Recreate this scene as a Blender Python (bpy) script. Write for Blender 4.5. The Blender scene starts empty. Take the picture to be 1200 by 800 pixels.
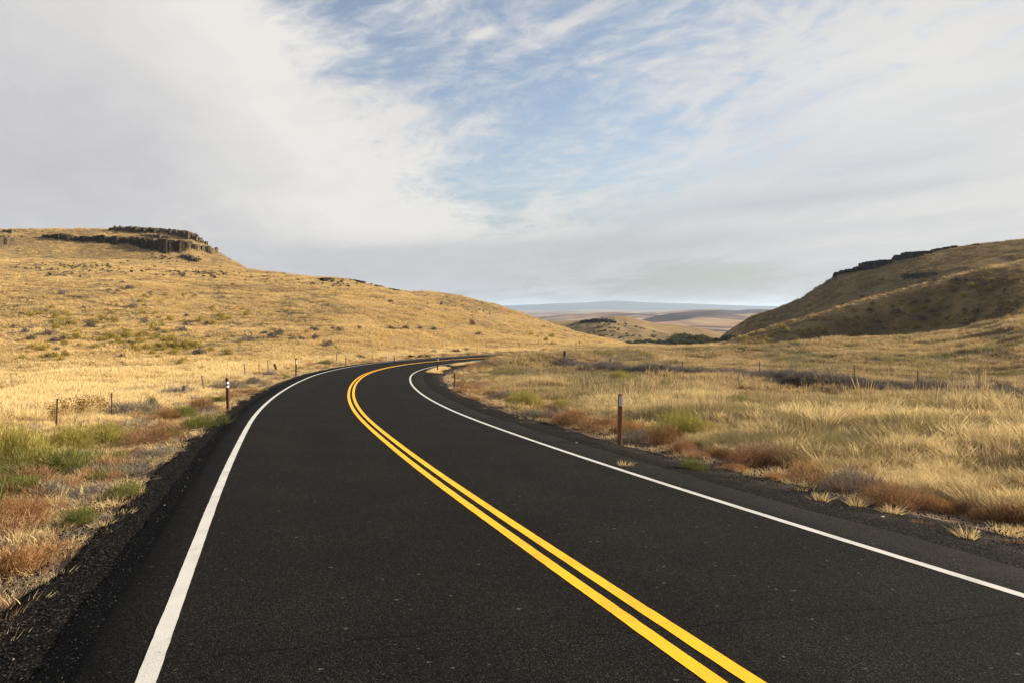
import bpy, math, random
import numpy as np
R = math.radians
SC = bpy.context.scene
COL = SC.collection
rng = np.random.default_rng(7)
random.seed(7)

# ------------------------------------------------------------------ camera
EYE = 2.05                      # metres above the road under the camera
FPX, HOR = 933.0, 361.0         # focal length and horizon row, in 1200-wide pixels
cam_d = bpy.data.cameras.new('camera'); cam_d.lens = 28.0; cam_d.sensor_width = 36
cam_d.shift_y = -(400 - HOR) / 1200.0
cam_d.clip_start = 0.1; cam_d.clip_end = 60000
cam = bpy.data.objects.new('camera', cam_d); COL.objects.link(cam)
cam.location = (0, 0, EYE); cam.rotation_euler = (R(90), 0, 0)
SC.camera = cam
SC.view_settings.view_transform = 'Standard'; SC.view_settings.look = 'None'
SC.view_settings.gamma = 1; SC.view_settings.exposure = 1.25

SUN_EL, SUN_AZ = 19.0, 78.0     # azimuth measured from the view direction (+Y) towards +X
SKY_STRENGTH = 0.10

# ------------------------------------------------------------------ node helpers
class NT:
    def __init__(s, tree): s.t = tree; s.n = tree.nodes; s.l = tree.links
    def new(s, typ, **kw):
        n = s.n.new(typ)
        for k, v in kw.items(): setattr(n, k, v)
        return n
    def link(s, a, b): s.l.new(a, b)
    def put(s, sock, v):
        if isinstance(v, bpy.types.NodeSocket): s.l.new(v, sock)
        else: sock.default_value = v
    def math(s, op, a, b=0.0, c=0.0, clamp=False):
        n = s.new('ShaderNodeMath', operation=op, use_clamp=clamp)
        s.put(n.inputs[0], a); s.put(n.inputs[1], b)
        if op in ('MULTIPLY_ADD', 'SMOOTH_MIN', 'SMOOTH_MAX'): s.put(n.inputs[2], c)
        return n.outputs[0]
    def mix(s, f, a, b, blend='MIX'):
        n = s.new('ShaderNodeMix', data_type='RGBA', blend_type=blend)
        s.put(n.inputs[0], f)
        for i, v in ((6, a), (7, b)):
            if isinstance(v, tuple) and len(v) == 3: v = v + (1.0,)
            s.put(n.inputs[i], v)
        return n.outputs[2]
    def noise(s, vec, scale, detail=4, rough=0.55, dist=0.0, typ='FBM'):
        n = s.new('ShaderNodeTexNoise', noise_type=typ)
        if vec is not None: s.put(n.inputs['Vector'], vec)
        n.inputs['Scale'].default_value = scale; n.inputs['Detail'].default_value = detail
        n.inputs['Roughness'].default_value = rough; n.inputs['Distortion'].default_value = dist
        return n.outputs[0]
    def voro(s, vec, scale, feature='F1', out='Distance', rand=1.0):
        n = s.new('ShaderNodeTexVoronoi', feature=feature)
        if vec is not None: s.put(n.inputs['Vector'], vec)
        n.inputs['Scale'].default_value = scale; n.inputs['Randomness'].default_value = rand
        return n.outputs[out]
    def remap(s, v, a, b, c=0.0, d=1.0, smooth=True):
        n = s.new('ShaderNodeMapRange', interpolation_type='SMOOTHSTEP' if smooth else 'LINEAR')
        s.put(n.inputs[0], v); n.inputs[1].default_value = a; n.inputs[2].default_value = b
        n.inputs[3].default_value = c; n.inputs[4].default_value = d
        return n.outputs[0]
    def ramp(s, v, stops):
        n = s.new('ShaderNodeValToRGB'); e = n.color_ramp.elements
        while len(e) > 1: e.remove(e[-1])
        e[0].position = stops[0][0]; e[0].color = tuple(stops[0][1]) + (1,)
        for p, c in stops[1:]:
            x = e.new(p); x.color = tuple(c) + (1,)
        s.put(n.inputs[0], v); return n.outputs[0]
    def bump(s, h, strength, dist):
        n = s.new('ShaderNodeBump'); n.inputs['Strength'].default_value = strength
        n.inputs['Distance'].default_value = dist; s.put(n.inputs['Height'], h); return n.outputs[0]
    def pos(s): return s.new('ShaderNodeNewGeometry').outputs['Position']
    def scaled(s, vec, sx, sy, sz, rz=0.0):
        n = s.new('ShaderNodeMapping'); s.put(n.inputs[0], vec)
        n.inputs['Scale'].default_value = (sx, sy, sz); n.inputs['Rotation'].default_value = (0, 0, rz)
        return n.outputs[0]

def material(name, rough=0.9, spec=0.2):
    m = bpy.data.materials.new(name); m.use_nodes = True
    t = NT(m.node_tree); b = m.node_tree.nodes['Principled BSDF']
    b.inputs['Roughness'].default_value = rough; b.inputs['Specular IOR Level'].default_value = spec
    return m, t, b

# ------------------------------------------------------------------ world: sky and thin cloud
W = bpy.data.worlds.new('World'); SC.world = W; W.use_nodes = True
t = NT(W.node_tree); W.node_tree.nodes.clear()
sky = t.new('ShaderNodeTexSky', sky_type='NISHITA', sun_disc=False)
sky.sun_elevation = R(SUN_EL); sky.sun_rotation = R(SUN_AZ)
sky.altitude = 400; sky.air_density = 1.0; sky.dust_density = 1.2; sky.ozone_density = 1.0
tc = t.new('ShaderNodeTexCoord').outputs['Generated']
sp = t.new('ShaderNodeSeparateXYZ'); t.link(tc, sp.inputs[0])
X, Y, Z = sp.outputs
az = t.math('MULTIPLY', t.math('ARCTAN2', X, Y), 180 / math.pi)      # degrees right of view
el = t.math('MULTIPLY', t.math('ARCSINE', Z), 180 / math.pi)
# cloud sheet coordinates: where the ray meets a level sheet overhead
zz = t.math('MAXIMUM', t.math('ADD', Z, 0.12), 0.03)
cx, cy = t.math('DIVIDE', X, zz), t.math('DIVIDE', Y, zz)
cv = t.new('ShaderNodeCombineXYZ'); t.link(cx, cv.inputs[0]); t.link(cy, cv.inputs[1])
sheet = cv.outputs[0]
def blob(a0, e0, sa, se, rot=0.0):
    da, de = t.math('SUBTRACT', az, a0), t.math('SUBTRACT', el, e0)
    c, s_ = math.cos(R(rot)), math.sin(R(rot))
    p = t.math('ADD', t.math('MULTIPLY', da, c / sa), t.math('MULTIPLY', de, s_ / sa))
    q = t.math('ADD', t.math('MULTIPLY', da, -s_ / se), t.math('MULTIPLY', de, c / se))
    r2 = t.math('ADD', t.math('MULTIPLY', p, p), t.math('MULTIPLY', q, q))
    return t.math('EXPONENT', t.math('MULTIPLY', r2, -1.0))
def along(vec, deg, sx, sy):
    return t.scaled(t.scaled(vec, 1, 1, 1, R(deg)), sx, sy, 1)
warpn = t.new('ShaderNodeTexNoise'); t.link(sheet, warpn.inputs['Vector']); warpn.inputs['Scale'].default_value = 1.2; warpn.inputs['Detail'].default_value = 4
wsub = t.new('ShaderNodeVectorMath', operation='SUBTRACT'); t.link(warpn.outputs['Color'], wsub.inputs[0]); wsub.inputs[1].default_value = (0.5, 0.5, 0.5)
wsc = t.new('ShaderNodeVectorMath', operation='SCALE'); t.link(wsub.outputs[0], wsc.inputs[0]); wsc.inputs['Scale'].default_value = 0.55
wad = t.new('ShaderNodeVectorMath', operation='ADD'); t.link(sheet, wad.inputs[0]); t.link(wsc.outputs[0], wad.inputs[1])
sheet = wad.outputs[0]
streak = t.noise(along(sheet, 68, 1.0, 2.4), 1.5, 9, 0.6, 0.25)
fine = t.noise(along(sheet, 60, 2.2, 4.2), 2.4, 9, 0.68, 0.2)
puff = t.noise(along(sheet, 20, 1.0, 1.4), 9.0, 5, 0.6, 0.3)
soft = t.noise(t.scaled(sheet, 0.6, 0.4, 1, R(20)), 1.0, 3, 0.45, 0.3)
cover = t.math('ADD', t.math('MULTIPLY', streak, 1.15), t.math('MULTIPLY', fine, 0.62))
cover = t.math('ADD', cover, t.math('MULTIPLY', t.math('SUBTRACT', puff, 0.5), t.math('ADD', 0.25, t.math('MULTIPLY', blob(18, 16, 22, 10), 0.60))))
cover = t.math('ADD', cover, -0.07)
for (a0, e0, sa, se, rot, w) in (
        (-26, 12, 17, 12, 0, 0.55), (-13, 8, 12, 5.0, -30, 0.40),            # smooth mass on the left, its tongue
        (-11, 19.0, 5.5, 7, 0, -0.26), (-2, 17, 7, 6, 30, -0.12), (-7, 13.6, 2.0, 0.45, 10, 0.34), (-1.9, 19.0, 1.8, 0.45, 18, 0.30), (-9, 15.2, 4.0, 0.5, 6, 0.16), (4, 19.5, 4.5, 0.7, 24, 0.20), (-5.5, 8.6, 6, 3.2, 0, -0.10),
        (-1, 12, 6, 3.0, 30, -0.10),
        (29, 10, 15, 9, 18, 0.40), (13, 4.6, 30, 2.4, 4, 0.30), (19, 17, 10, 5, 30, 0.12), (4, 10, 9, 4.5, 10, -0.05), (-17, 7.2, 8, 2.2, -14, 0.12), (3.5, 1.35, 2.0, 0.25, -6, 0.30),
        (10, 0.8, 26, 1.2, 0, -0.12), (14, 2.4, 5, 1.3, 0, -0.55)):
    cover = t.math('ADD', cover, t.math('MULTIPLY', blob(a0, e0, sa, se, rot), w))
mask = t.remap(cover, 0.56, 1.12)
# tone of the cloud: lilac grey where thick, near white where thin and lit
thick = t.math('MULTIPLY', soft, 0.62)
for (a0, e0, sa, se, rot, w) in ((-31, 9, 10, 7, 0, 0.38), (-17, 5.5, 9, 3.2, -12, 0.14), (-10, 10, 9, 2.6, -25, -0.24),
                                 (8, 4.3, 24, 0.7, 4, 0.20), (-5, 4.3, 12, 0.5, 3, 0.22), (-12, 6.0, 9, 2.0, -12, -0.22), (22, 7.4, 10, 0.5, 4, 0.25), (18, 8, 14, 2.0, 12, 0.16), (26, 15, 12, 5, 10, -0.20), (4, 2.2, 30, 2.4, 0, 0.46), (26, 12, 14, 8, 0, 0.16),
                                 (-20, 19, 9, 6, -20, -0.26)):
    thick = t.math('ADD', thick, t.math('MULTIPLY', blob(a0, e0, sa, se, rot), w))
thick = t.math('ADD', thick, t.math('MULTIPLY', t.math('SUBTRACT', streak, 0.5), -0.5))
ccol = t.ramp(thick, [(0.10, (3.65, 3.50, 3.30)), (0.35, (3.12, 3.04, 2.95)), (0.62, (2.62, 2.57, 2.62)), (0.95, (2.22, 2.18, 2.30))])
sat = t.new('ShaderNodeHueSaturation'); sat.inputs['Saturation'].default_value = 0.80
t.link(sky.outputs[0], sat.inputs['Color'])
clear = t.mix(1.0, sat.outputs[0], (0.66, 0.66, 0.68), 'MULTIPLY')
# thin veil low over the horizon
veil = t.remap(el, 0.0, 11.0, 0.72, 0.0)
clear = t.mix(veil, clear, (1.18, 1.34, 1.42))
skyc = t.mix(t.math('MULTIPLY', mask, t.math('SUBTRACT', 0.96, t.math('MULTIPLY', blob(10, 11, 16, 9, 10), 0.22))), clear, ccol)
bg = t.new('ShaderNodeBackground'); t.link(skyc, bg.inputs[0]); bg.inputs[1].default_value = SKY_STRENGTH
wo = t.new('ShaderNodeOutputWorld'); t.link(bg.outputs[0], wo.inputs[0])

# ------------------------------------------------------------------ sun
sd = bpy.data.lights.new('sun', 'SUN'); sd.energy = 4.9; sd.angle = R(0.8); sd.color = (1.0, 0.86, 0.66)
so = bpy.data.objects.new('sun', sd); COL.objects.link(so)
from mathutils import Vector
sdir = Vector((math.sin(R(SUN_AZ)) * math.cos(R(SUN_EL)), math.cos(R(SUN_AZ)) * math.cos(R(SUN_EL)), math.sin(R(SUN_EL))))
so.rotation_euler = sdir.to_track_quat('Z', 'Y').to_euler(); so.location = (60, 20, 60)

# ------------------------------------------------------------------ numeric noise
def _h(ix, iy, s):
    n = (ix.astype(np.int64) * 374761393 + iy.astype(np.int64) * 668265263 + s * 1442695041) & 0xFFFFFFFF
    n = ((n ^ (n >> 13)) * 1274126177) & 0xFFFFFFFF
    n = (n ^ (n >> 16)) & 0xFFFFFFFF
    return n / 4294967295.0
def vnoise(x, y, s=0):
    x = np.asarray(x, float); y = np.asarray(y, float)
    ix, iy = np.floor(x), np.floor(y); fx, fy = x - ix, y - iy
    fx = fx * fx * (3 - 2 * fx); fy = fy * fy * (3 - 2 * fy)
    a, b, c, d = _h(ix, iy, s), _h(ix + 1, iy, s), _h(ix, iy + 1, s), _h(ix + 1, iy + 1, s)
    return (a * (1 - fx) + b * fx) * (1 - fy) + (c * (1 - fx) + d * fx) * fy
def fbm(x, y, sc, o=4, s=0):
    r = 0; a = 1; tt = 0
    for i in range(o):
        r = r + a * (vnoise(x / sc + i * 17.3, y / sc - i * 9.1, s + i) - 0.5) * 2; tt += a; a *= 0.5; sc = sc / 2.03
    return r / tt
def sstep(x, a, b):
    q = np.clip((x - a) / (b - a), 0, 1); return q * q * (3 - 2 * q)

# ------------------------------------------------------------------ road centreline (metres)
CL = np.array([(12.2, -30), (8.3, -18), (5.05, -7), (3.05, 0), (1.45, 5.2), (0.85, 7.1), (0.15, 9.4), (-1.25, 13.9), (-2.4, 17.8), (-4.3, 24.4),
               (-5.65, 29.3), (-7.2, 35.8), (-8.4, 41.4), (-9.95, 49.8), (-11.25, 59.3), (-11.6, 66.0), (-11.3, 72), (-10.2, 78),
               (-8.4, 82.7), (-5.8, 87.0), (-2.4, 91.2), (2.5, 95.6), (9, 100), (17, 104), (27, 108), (39, 112), (54, 115)], float)
def resample(P, step):
    d = np.r_[0, np.cumsum(np.linalg.norm(np.diff(P, axis=0), axis=1))]
    s = np.arange(0, d[-1], step); return np.stack([np.interp(s, d, P[:, k]) for k in (0, 1)], 1)
cl = resample(CL, 0.5)
k = np.exp(-0.5 * (np.arange(-16, 17) / 6.0) ** 2); k /= k.sum()
cl = np.stack([np.convolve(np.pad(cl[:, i], 16, mode='reflect', reflect_type='odd'), k, 'valid') for i in (0, 1)], 1)
tang = np.gradient(cl, axis=0); tang /= np.linalg.norm(tang, axis=1)[:, None]
norm = np.stack([tang[:, 1], -tang[:, 0]], 1)                     # points to the right of travel
CLC, CLT = cl[::3], tang[::3]
def road_dist(x, y):
    """signed distance to the centreline, + on the right; 999 far away"""
    x = np.asarray(x, float); y = np.asarray(y, float)
    out = np.full(x.shape, 999.0); near = np.where((np.abs(x) < 130) & (y > -60) & (y < 190))
    P = np.stack([x[near], y[near]], 1); res = np.empty(len(P))
    a, b = CLC[:-1], CLC[1:]; ab = b - a; L2 = (ab ** 2).sum(1)
    for i in range(0, len(P), 20000):
        p = P[i:i + 20000, None, :] - a[None]
        tt = np.clip((p * ab).sum(2) / L2, 0, 1)
        dv = p - tt[..., None] * ab
        d = np.sqrt((dv ** 2).sum(2)); j = d.argmin(1); r = np.arange(len(j))
        cr = ab[j, 0] * dv[r, j, 1] - ab[j, 1] * dv[r, j, 0]
        res[i:i + 20000] = d[r, j] * np.where(cr > 0, -1, 1)
    out[near] = res
    return out
def base_z(x, y):
    yy = np.clip(y, 0, 93.0)
    z = -(2.046 + 0.0741 * yy - 0.000369 * yy ** 2 - 1.818e-7 * yy ** 3) + EYE
    return z - 0.0741 * np.minimum(y, 0) - 0.0052 * np.clip(x, -15, 15)

# radial anchors: pixel column of the azimuth -> (distance, row) of foot, bench, dip, crest
def rz(Yd, row): return EYE + (HOR - row) / FPX * Yd
T = [ # x     foot        bench       dip         crest
    (-700, 60, 432, 150, 300, 190, 300, 240, 262),
    (-200, 62, 440, 165, 300, 195, 298, 248, 264),
    (0,    68, 437, 190, 305, 214, 303, 252, 269),
    (60,   69, 435, 195, 306, 216, 303.5, 254, 268.5),
    (130,  70, 432, 198, 307, 220, 305, 256, 268),
    (180,  72, 430, 201, 310, 222, 307.5, 254, 270),
    (225,  74, 427, 205, 313.5, 225, 311, 250, 276),
    (250,  75, 425, 206, 316, 226, 314, 250, 292),
    (290,  76, 423, 206, 319.5, 218, 320.5, 246, 316),
    (330,  78, 421, 205, 321.5, 214, 324, 240, 320.5),
    (400,  82, 419, 195, 325, 230, 332, 300, 336),
    (450,  90, 417, 185, 337, 230, 345, 298, 340),
    (480,  94, 416, 176, 345, 226, 352, 290, 341.5),
    (500,  98, 415, 170, 352, 212, 355, 285, 341),
    (540, 104, 413, 155, 370, 190, 368, 280, 346),
    (580, 108, 411, 152, 385, 180, 380, 268, 356.5),
    (620, 112, 408, 150, 393, 178, 390, 250, 370),
    (660, 114, 406, 150, 398.5, 176, 395.5, 230, 384),
    (700, 120, 405, 150, 402.5, 170, 401, 205, 395),
    (735, 124, 404, 150, 405, 165, 405.5, 185, 404.5),
    (760, 125, 404, 150, 409, 185, 415, 240, 420),
    (820, 125, 404, 150, 409, 185, 416, 250, 418),
    (850, 122, 403, 140, 402, 170, 412, 330, 389),
    (880, 118, 404, 138, 391, 175, 398, 300, 370),
    (908, 116, 403.5, 136, 383, 175, 392, 285, 362),
    (937, 115, 401.5, 134, 375, 174, 386, 270, 350.5),
    (967, 114, 399, 133, 365.5, 173, 378, 255, 331),
    (984, 113, 398, 132.5, 360, 172, 372, 250, 320),
    (1025, 112, 397, 132, 347, 171, 362, 240, 309.5),
    (1083, 110, 394, 131, 331, 170, 346, 230, 296),
    (1142, 104, 384, 130, 316, 169, 332, 222, 286),
    (1200, 96, 374, 129, 305, 168, 320, 216, 281),
    (1400, 92, 366, 128, 285, 166, 300, 210, 268),
    (1900, 90, 360, 124, 300, 165, 310, 200, 290)]
T = np.array(T, float); TU = (T[:, 0] - 600) / FPX
MID = np.array([ # x, mid hill row at 400 m, ridge behind at 540 m
    (560, 384, 380), (640, 387, 376), (655, 382, 376), (670, 379, 375.5), (680, 376, 375), (697, 373.8, 374), (708, 373.5, 373), (720, 375.5, 370.5),
    (735, 379.5, 370.8), (748, 382.5, 374), (760, 386, 377), (772, 389, 378.2), (797, 393, 381), (830, 396.5, 386.5), (850, 397, 391), (880, 396, 392), (1300, 396, 392)], float)
MU = (MID[:, 0] - 600) / FPX

def height(x, y):
    x = np.asarray(x, float); y = np.asarray(y, float)
    b0 = base_z(x, y)
    d = road_dist(x, y)
    ad = np.abs(d)
    ys = np.maximum(y, 1e-3)
    u = x / ys
    u = np.where(y <= 0.5, np.where(x < 0, TU[0], TU[-1]), np.clip(u, TU[0], TU[-1]))
    # beyond the last azimuth keep the distance measured obliquely so the hills run on
    dist = np.where(y > 0.5, y, 0.5) + np.maximum(np.abs(x) - 1.40 * ys, 0) * 0.55
    dist = np.where(x < 0, dist, np.maximum(dist, 0))
    cols = [np.interp(u, TU, T[:, j]) for j in range(1, 9)]
    Yf, Yb, Yd, Yc = cols[0], cols[2], cols[4], cols[6]
    Zf, Zb, Zd, Zc = [rz(cols[i], cols[i + 1]) for i in (0, 2, 4, 6)]
    # field: base ground blends towards the foot of each hill
    q = sstep(dist, 30, 1.0) * 0
    w = sstep(dist / Yf, 0.42, 1.0)
    z = b0 * (1 - w) + Zf * w
    def seg(z, a, b, za, zb, pw):
        tt = np.clip((dist - a) / np.maximum(b - a, 1), 0, 1)
        f = tt * tt * (3 - 2 * tt); f = f * (1 - pw) + tt * pw
        return np.where(dist > a, za + (zb - za) * f, z)
    z = seg(z, Yf, Yb, Zf, Zb, 0.55)
    z = seg(z, Yb, Yd, Zb, Zd, 0.0)
    z = seg(z, Yd, Yc, Zd, Zc, 0.55)
    # beyond the crests: mid hill, ridge behind, then the plain
    m1 = rz(400, np.interp(u, MU, MID[:, 1])); m2 = rz(560, np.interp(u, MU, MID[:, 2]))
    hid = (u < (655 - 600) / FPX) | (u > (850 - 600) / FPX)
    g = np.where(hid, np.minimum(Zc - 6, -14), -16.0)
    A = np.maximum(Yc + 25, 300); zc_back = Zc - 1.0
    z = seg(z, Yc, A, Zc, g, 0.2)
    z = seg(z, A, 400 + 0 * A, g, m1, 0.35)
    z = seg(z, 400, 470, m1, m1 - 8, 0.2)
    z = seg(z, 470, 560, m1 - 8, m2, 0.3)
    p = [(560, m2), (700, m2 - 10)] + [(Yk, rz(Yk, rw) + 0 * u) for Yk, rw in ((950, 393), (1300, 382.5), (1700, 385), (2300, 373.5), (2900, 374.5), (3800, 367.3), (5200, 367), (7500, 363.6), (12000, 362.3), (30000, 361.9))]
    for (a, za), (b, zb) in zip(p[:-1], p[1:]): z = seg(z, a, b, za, zb, 0.2)
    # relief
    far = sstep(dist, 350, 900)
    hillm = sstep(dist / Yf, 0.95, 1.3)
    z = z + hillm * (1 - far) * (0.55 * fbm(x, y, 22, 3, 5) + 0.34 * fbm(x, y, 4.2, 3, 9)) * np.where(np.abs(dist - Yc) < 30, 0.6, 1)
    z = z + sstep(dist, 300, 450) * (1 - far) * 1.6 * fbm(x, y, 60, 4, 44)
    z = z + far * (sstep(dist, 700, 1500)) * (np.minimum(dist * 0.0034, 13) * fbm(x * 0.55, y, 520, 4, 21) + 20 * (1 - sstep(dist, 2800, 5000)) * fbm(x * 0.8 + y * 0.3, y, 380, 4, 23))
    for gx, gy, sx, sy, hh in ((350, 1550, 150, 190, 24), (215, 2100, 230, 210, 20), (720, 2500, 330, 260, 22), (150, 1150, 120, 110, 7), (560, 3300, 480, 320, 15)):
        z = z + hh * np.exp(-((x - gx) / sx) ** 2 - ((y - gy - 0.35 * (x - gx)) / sy) ** 2) * (1 + 0.5 * fbm(x, y, 140, 3, 47))
    fieldm = sstep(ad, 6.0, 14) * (1 - hillm) * sstep(dist, -5, 15)
    z = z + fieldm * (0.15 * fbm(x, y, 7, 3, 13) + 0.09 * fbm(x, y, 1.8, 2, 14))
    # road bed, verges
    bed = np.where(ad < 5.0, -0.09, 0)
    left = np.interp(-d, [4.3, 5.0, 6.4, 9, 14, 24], [-0.09, -0.10, -0.22, -0.20, -0.12, 0.0])
    right = np.interp(d, [4.3, 5.2, 7.2, 9, 13, 22, 30, 45], [-0.09, -0.11, -0.20, -0.12, 0.10, 0.35, 0.35, 0.1])
    o = np.where(d < 0, left, right)
    berm = 0.85 * sstep(y, 71, 80) * sstep(x, -9, -4) * sstep(d, 5.0, 7.6) * (1 - sstep(d, 14, 24)) * (1 - sstep(x, 40, 60))
    o = o + np.where((d > 0) & (d < 50), berm, 0)
    roadm = 1 - sstep(ad, 7, 16)
    z = z * (1 - roadm) + b0 * roadm + np.where(ad < 200, o, 0)
    return z

def at(px, py, ymin=4.0, ymax=900):
    """the point of the ground seen at a pixel of the 1200 x 800 photograph"""
    u, v = (px - 600) / FPX, (HOR - py) / FPX
    Yd = np.geomspace(ymin, ymax, 1500)
    h = height(u * Yd, Yd) - (EYE + v * Yd)
    i = np.where(h > 0)[0]
    i = i[0] if len(i) else 1499
    if i > 0 and i < 1499:
        f = -h[i - 1] / (h[i] - h[i - 1]); yy = Yd[i - 1] + f * (Yd[i] - Yd[i - 1])
    else: yy = Yd[i]
    return u * yy, yy, float(height(np.array([u * yy]), np.array([yy]))[0])
def gz(x, y): return float(height(np.array([x]), np.array([y]))[0])

# ------------------------------------------------------------------ mesh helpers
def mesh_np(name, V, F, smooth=False):
    """F: list of int arrays, one per face size"""
    me = bpy.data.meshes.new(name); V = np.asarray(V, np.float32)
    if not isinstance(F, (list, tuple)): F = [F]
    F = [np.asarray(f, np.int32) for f in F if len(f)]
    me.vertices.add(len(V)); me.vertices.foreach_set('co', V.ravel())
    lv = np.concatenate([f.ravel() for f in F]); sizes = np.concatenate([np.full(len(f), f.shape[1]) for f in F])
    me.loops.add(len(lv)); me.loops.foreach_set('vertex_index', lv)
    st = np.r_[0, np.cumsum(sizes)[:-1]]
    me.polygons.add(len(sizes)); me.polygons.foreach_set('loop_start', st.astype(np.int32)); me.polygons.foreach_set('loop_total', sizes.astype(np.int32))
    me.polygons.foreach_set('use_smooth', np.full(len(sizes), smooth))
    me.update(calc_edges=True); return me
def obj(name, me, mat=None, parent=None, loc=(0, 0, 0), rot=(0, 0, 0), scale=(1, 1, 1)):
    if mat is not None and len(me.materials) == 0: me.materials.append(mat)
    o = bpy.data.objects.new(name, me); COL.objects.link(o)
    o.location = loc; o.rotation_euler = rot; o.scale = scale
    if parent is not None: o.parent = parent
    return o
def tag(o, label=None, cat=None, group=None, kind=None):
    if label: o['label'] = label
    if cat: o['category'] = cat
    if group: o['group'] = group
    if kind: o['kind'] = kind
    return o
def empty(name, loc, rotz=0.0, rx=0.0, ry=0.0):
    o = bpy.data.objects.new(name, None); COL.objects.link(o); o.location = loc; o.rotation_euler = (rx, ry, rotz)
    o.empty_display_size = 0.2; return o
def grid_faces(n, m, wrap=False):
    i = np.arange(n - 1)[:, None]; j = np.arange(m if wrap else m - 1)[None, :]; j2 = (j + 1) % m
    a = i * m + j; b = i * m + j2; c = (i + 1) * m + j2; d = (i + 1) * m + j
    return np.stack([a, b, c, d], -1).reshape(-1, 4)
def vattr(me, name, vals):
    a = me.attributes.new(name, 'FLOAT', 'POINT'); a.data.foreach_set('value', np.asarray(vals, np.float32))

# ------------------------------------------------------------------ shared colour of the dry land
def land_tone(t):
    """0..1 patchiness fields in world space shared by soil and grass"""
    p = t.pos()
    big = t.noise(t.scaled(p, 1, 1, 0.3), 0.035, 4, 0.55, 0.4)
    mid = t.noise(t.scaled(p, 1, 1, 0.3, 0.6), 0.16, 4, 0.6)
    return p, big, mid

def make_ground_mat():
    m, t, b = material('dry_land', 1.0, 0.05)
    p, big, mid = land_tone(t)
    fine = t.noise(p, 2.3, 8, 0.7)
    mix1 = t.math('ADD', t.math('MULTIPLY', big, 0.55), t.math('MULTIPLY', mid, 0.45))
    c = t.ramp(mix1, [(0.36, (0.16, 0.11, 0.055)), (0.50, (0.27, 0.18, 0.078)), (0.62, (0.40, 0.275, 0.12))])
    c = t.mix(t.remap(fine, 0.35, 0.75), t.mix(0.5, c, (0.14, 0.10, 0.06)), c)
    # stony, sparse ground on some slopes
    st = t.remap(t.noise(p, 0.07, 5, 0.65), 0.54, 0.66)
    c = t.mix(t.math('MULTIPLY', st, 0.55), c, (0.21, 0.155, 0.10))
    # verge: bare brown soil and litter close to the road
    vg = t.new('ShaderNodeAttribute', attribute_name='verge').outputs['Fac']
    c = t.mix(vg, c, t.mix(fine, (0.10, 0.075, 0.055), (0.27, 0.19, 0.12)))
    # far plain: bands of field colour, with cloud shadows painted in as dark tones
    fa = t.new('ShaderNodeAttribute', attribute_name='plain').outputs['Fac']
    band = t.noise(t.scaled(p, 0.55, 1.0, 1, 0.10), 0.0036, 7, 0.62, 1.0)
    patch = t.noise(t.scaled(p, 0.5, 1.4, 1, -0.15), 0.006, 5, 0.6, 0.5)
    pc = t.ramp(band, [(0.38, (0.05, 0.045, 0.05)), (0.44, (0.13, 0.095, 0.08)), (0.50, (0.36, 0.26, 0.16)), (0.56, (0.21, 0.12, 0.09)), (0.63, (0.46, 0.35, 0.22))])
    pc = t.mix(t.remap(patch, 0.5, 0.60), pc, (0.075, 0.055, 0.055))  # dark patches: cloud shade painted into the land colour
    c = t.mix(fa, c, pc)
    # darker brown on the right-hand slopes and the middle hill
    rb = t.new('ShaderNodeAttribute', attribute_name='brown_tone').outputs['Fac']
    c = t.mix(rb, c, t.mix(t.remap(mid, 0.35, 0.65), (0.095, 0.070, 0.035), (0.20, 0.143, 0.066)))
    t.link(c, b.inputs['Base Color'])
    bh = t.math('ADD', t.noise(p, 1.1, 8, 0.7), t.math('MULTIPLY', t.noise(p, 9, 4, 0.6), 0.12))
    t.link(t.bump(bh, 0.7, 0.35), b.inputs['Normal'])
    return m
M_GROUND = make_ground_mat()

# ------------------------------------------------------------------ ground sheet
def brown_tone_fac(x, y):
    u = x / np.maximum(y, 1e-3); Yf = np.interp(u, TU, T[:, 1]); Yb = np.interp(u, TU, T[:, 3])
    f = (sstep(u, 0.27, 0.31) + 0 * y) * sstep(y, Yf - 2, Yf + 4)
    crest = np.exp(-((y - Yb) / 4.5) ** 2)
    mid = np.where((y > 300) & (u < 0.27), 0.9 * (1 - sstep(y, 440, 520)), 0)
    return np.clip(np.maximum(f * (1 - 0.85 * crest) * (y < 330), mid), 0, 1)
def build_ground():
    th_f = np.radians(np.arange(-48, 48.01, 0.16))
    th_b = np.radians(np.arange(51, 309, 3.0))
    th = np.r_[th_f, th_b]
    rr = [0.0]; r = 0.8
    while r < 30000:
        rr.append(r); r *= 1.0135 if r < 330 else 1.022
    rr = np.array(rr); n, m = len(rr), len(th)
    rg, tg = np.meshgrid(rr, th, indexing='ij')
    x = rg * np.sin(tg); y = rg * np.cos(tg)
    z = height(x, y)
    V = np.stack([x, y, z], -1).reshape(-1, 3)
    F = grid_faces(n, m, True)[:, ::-1]
    me = mesh_np('ground', V, F, True)
    d = np.abs(road_dist(x, y)).ravel()
    vattr(me, 'verge', (1 - sstep(d + 1.0 * fbm(V[:, 0], V[:, 1], 2.0, 3, 3), 6.2, 9.5)))
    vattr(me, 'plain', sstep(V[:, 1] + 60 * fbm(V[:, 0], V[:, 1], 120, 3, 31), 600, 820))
    vattr(me, 'brown_tone', brown_tone_fac(V[:, 0], V[:, 1]))
    return tag(obj('ground', me, M_GROUND), kind='structure')
build_ground()

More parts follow.
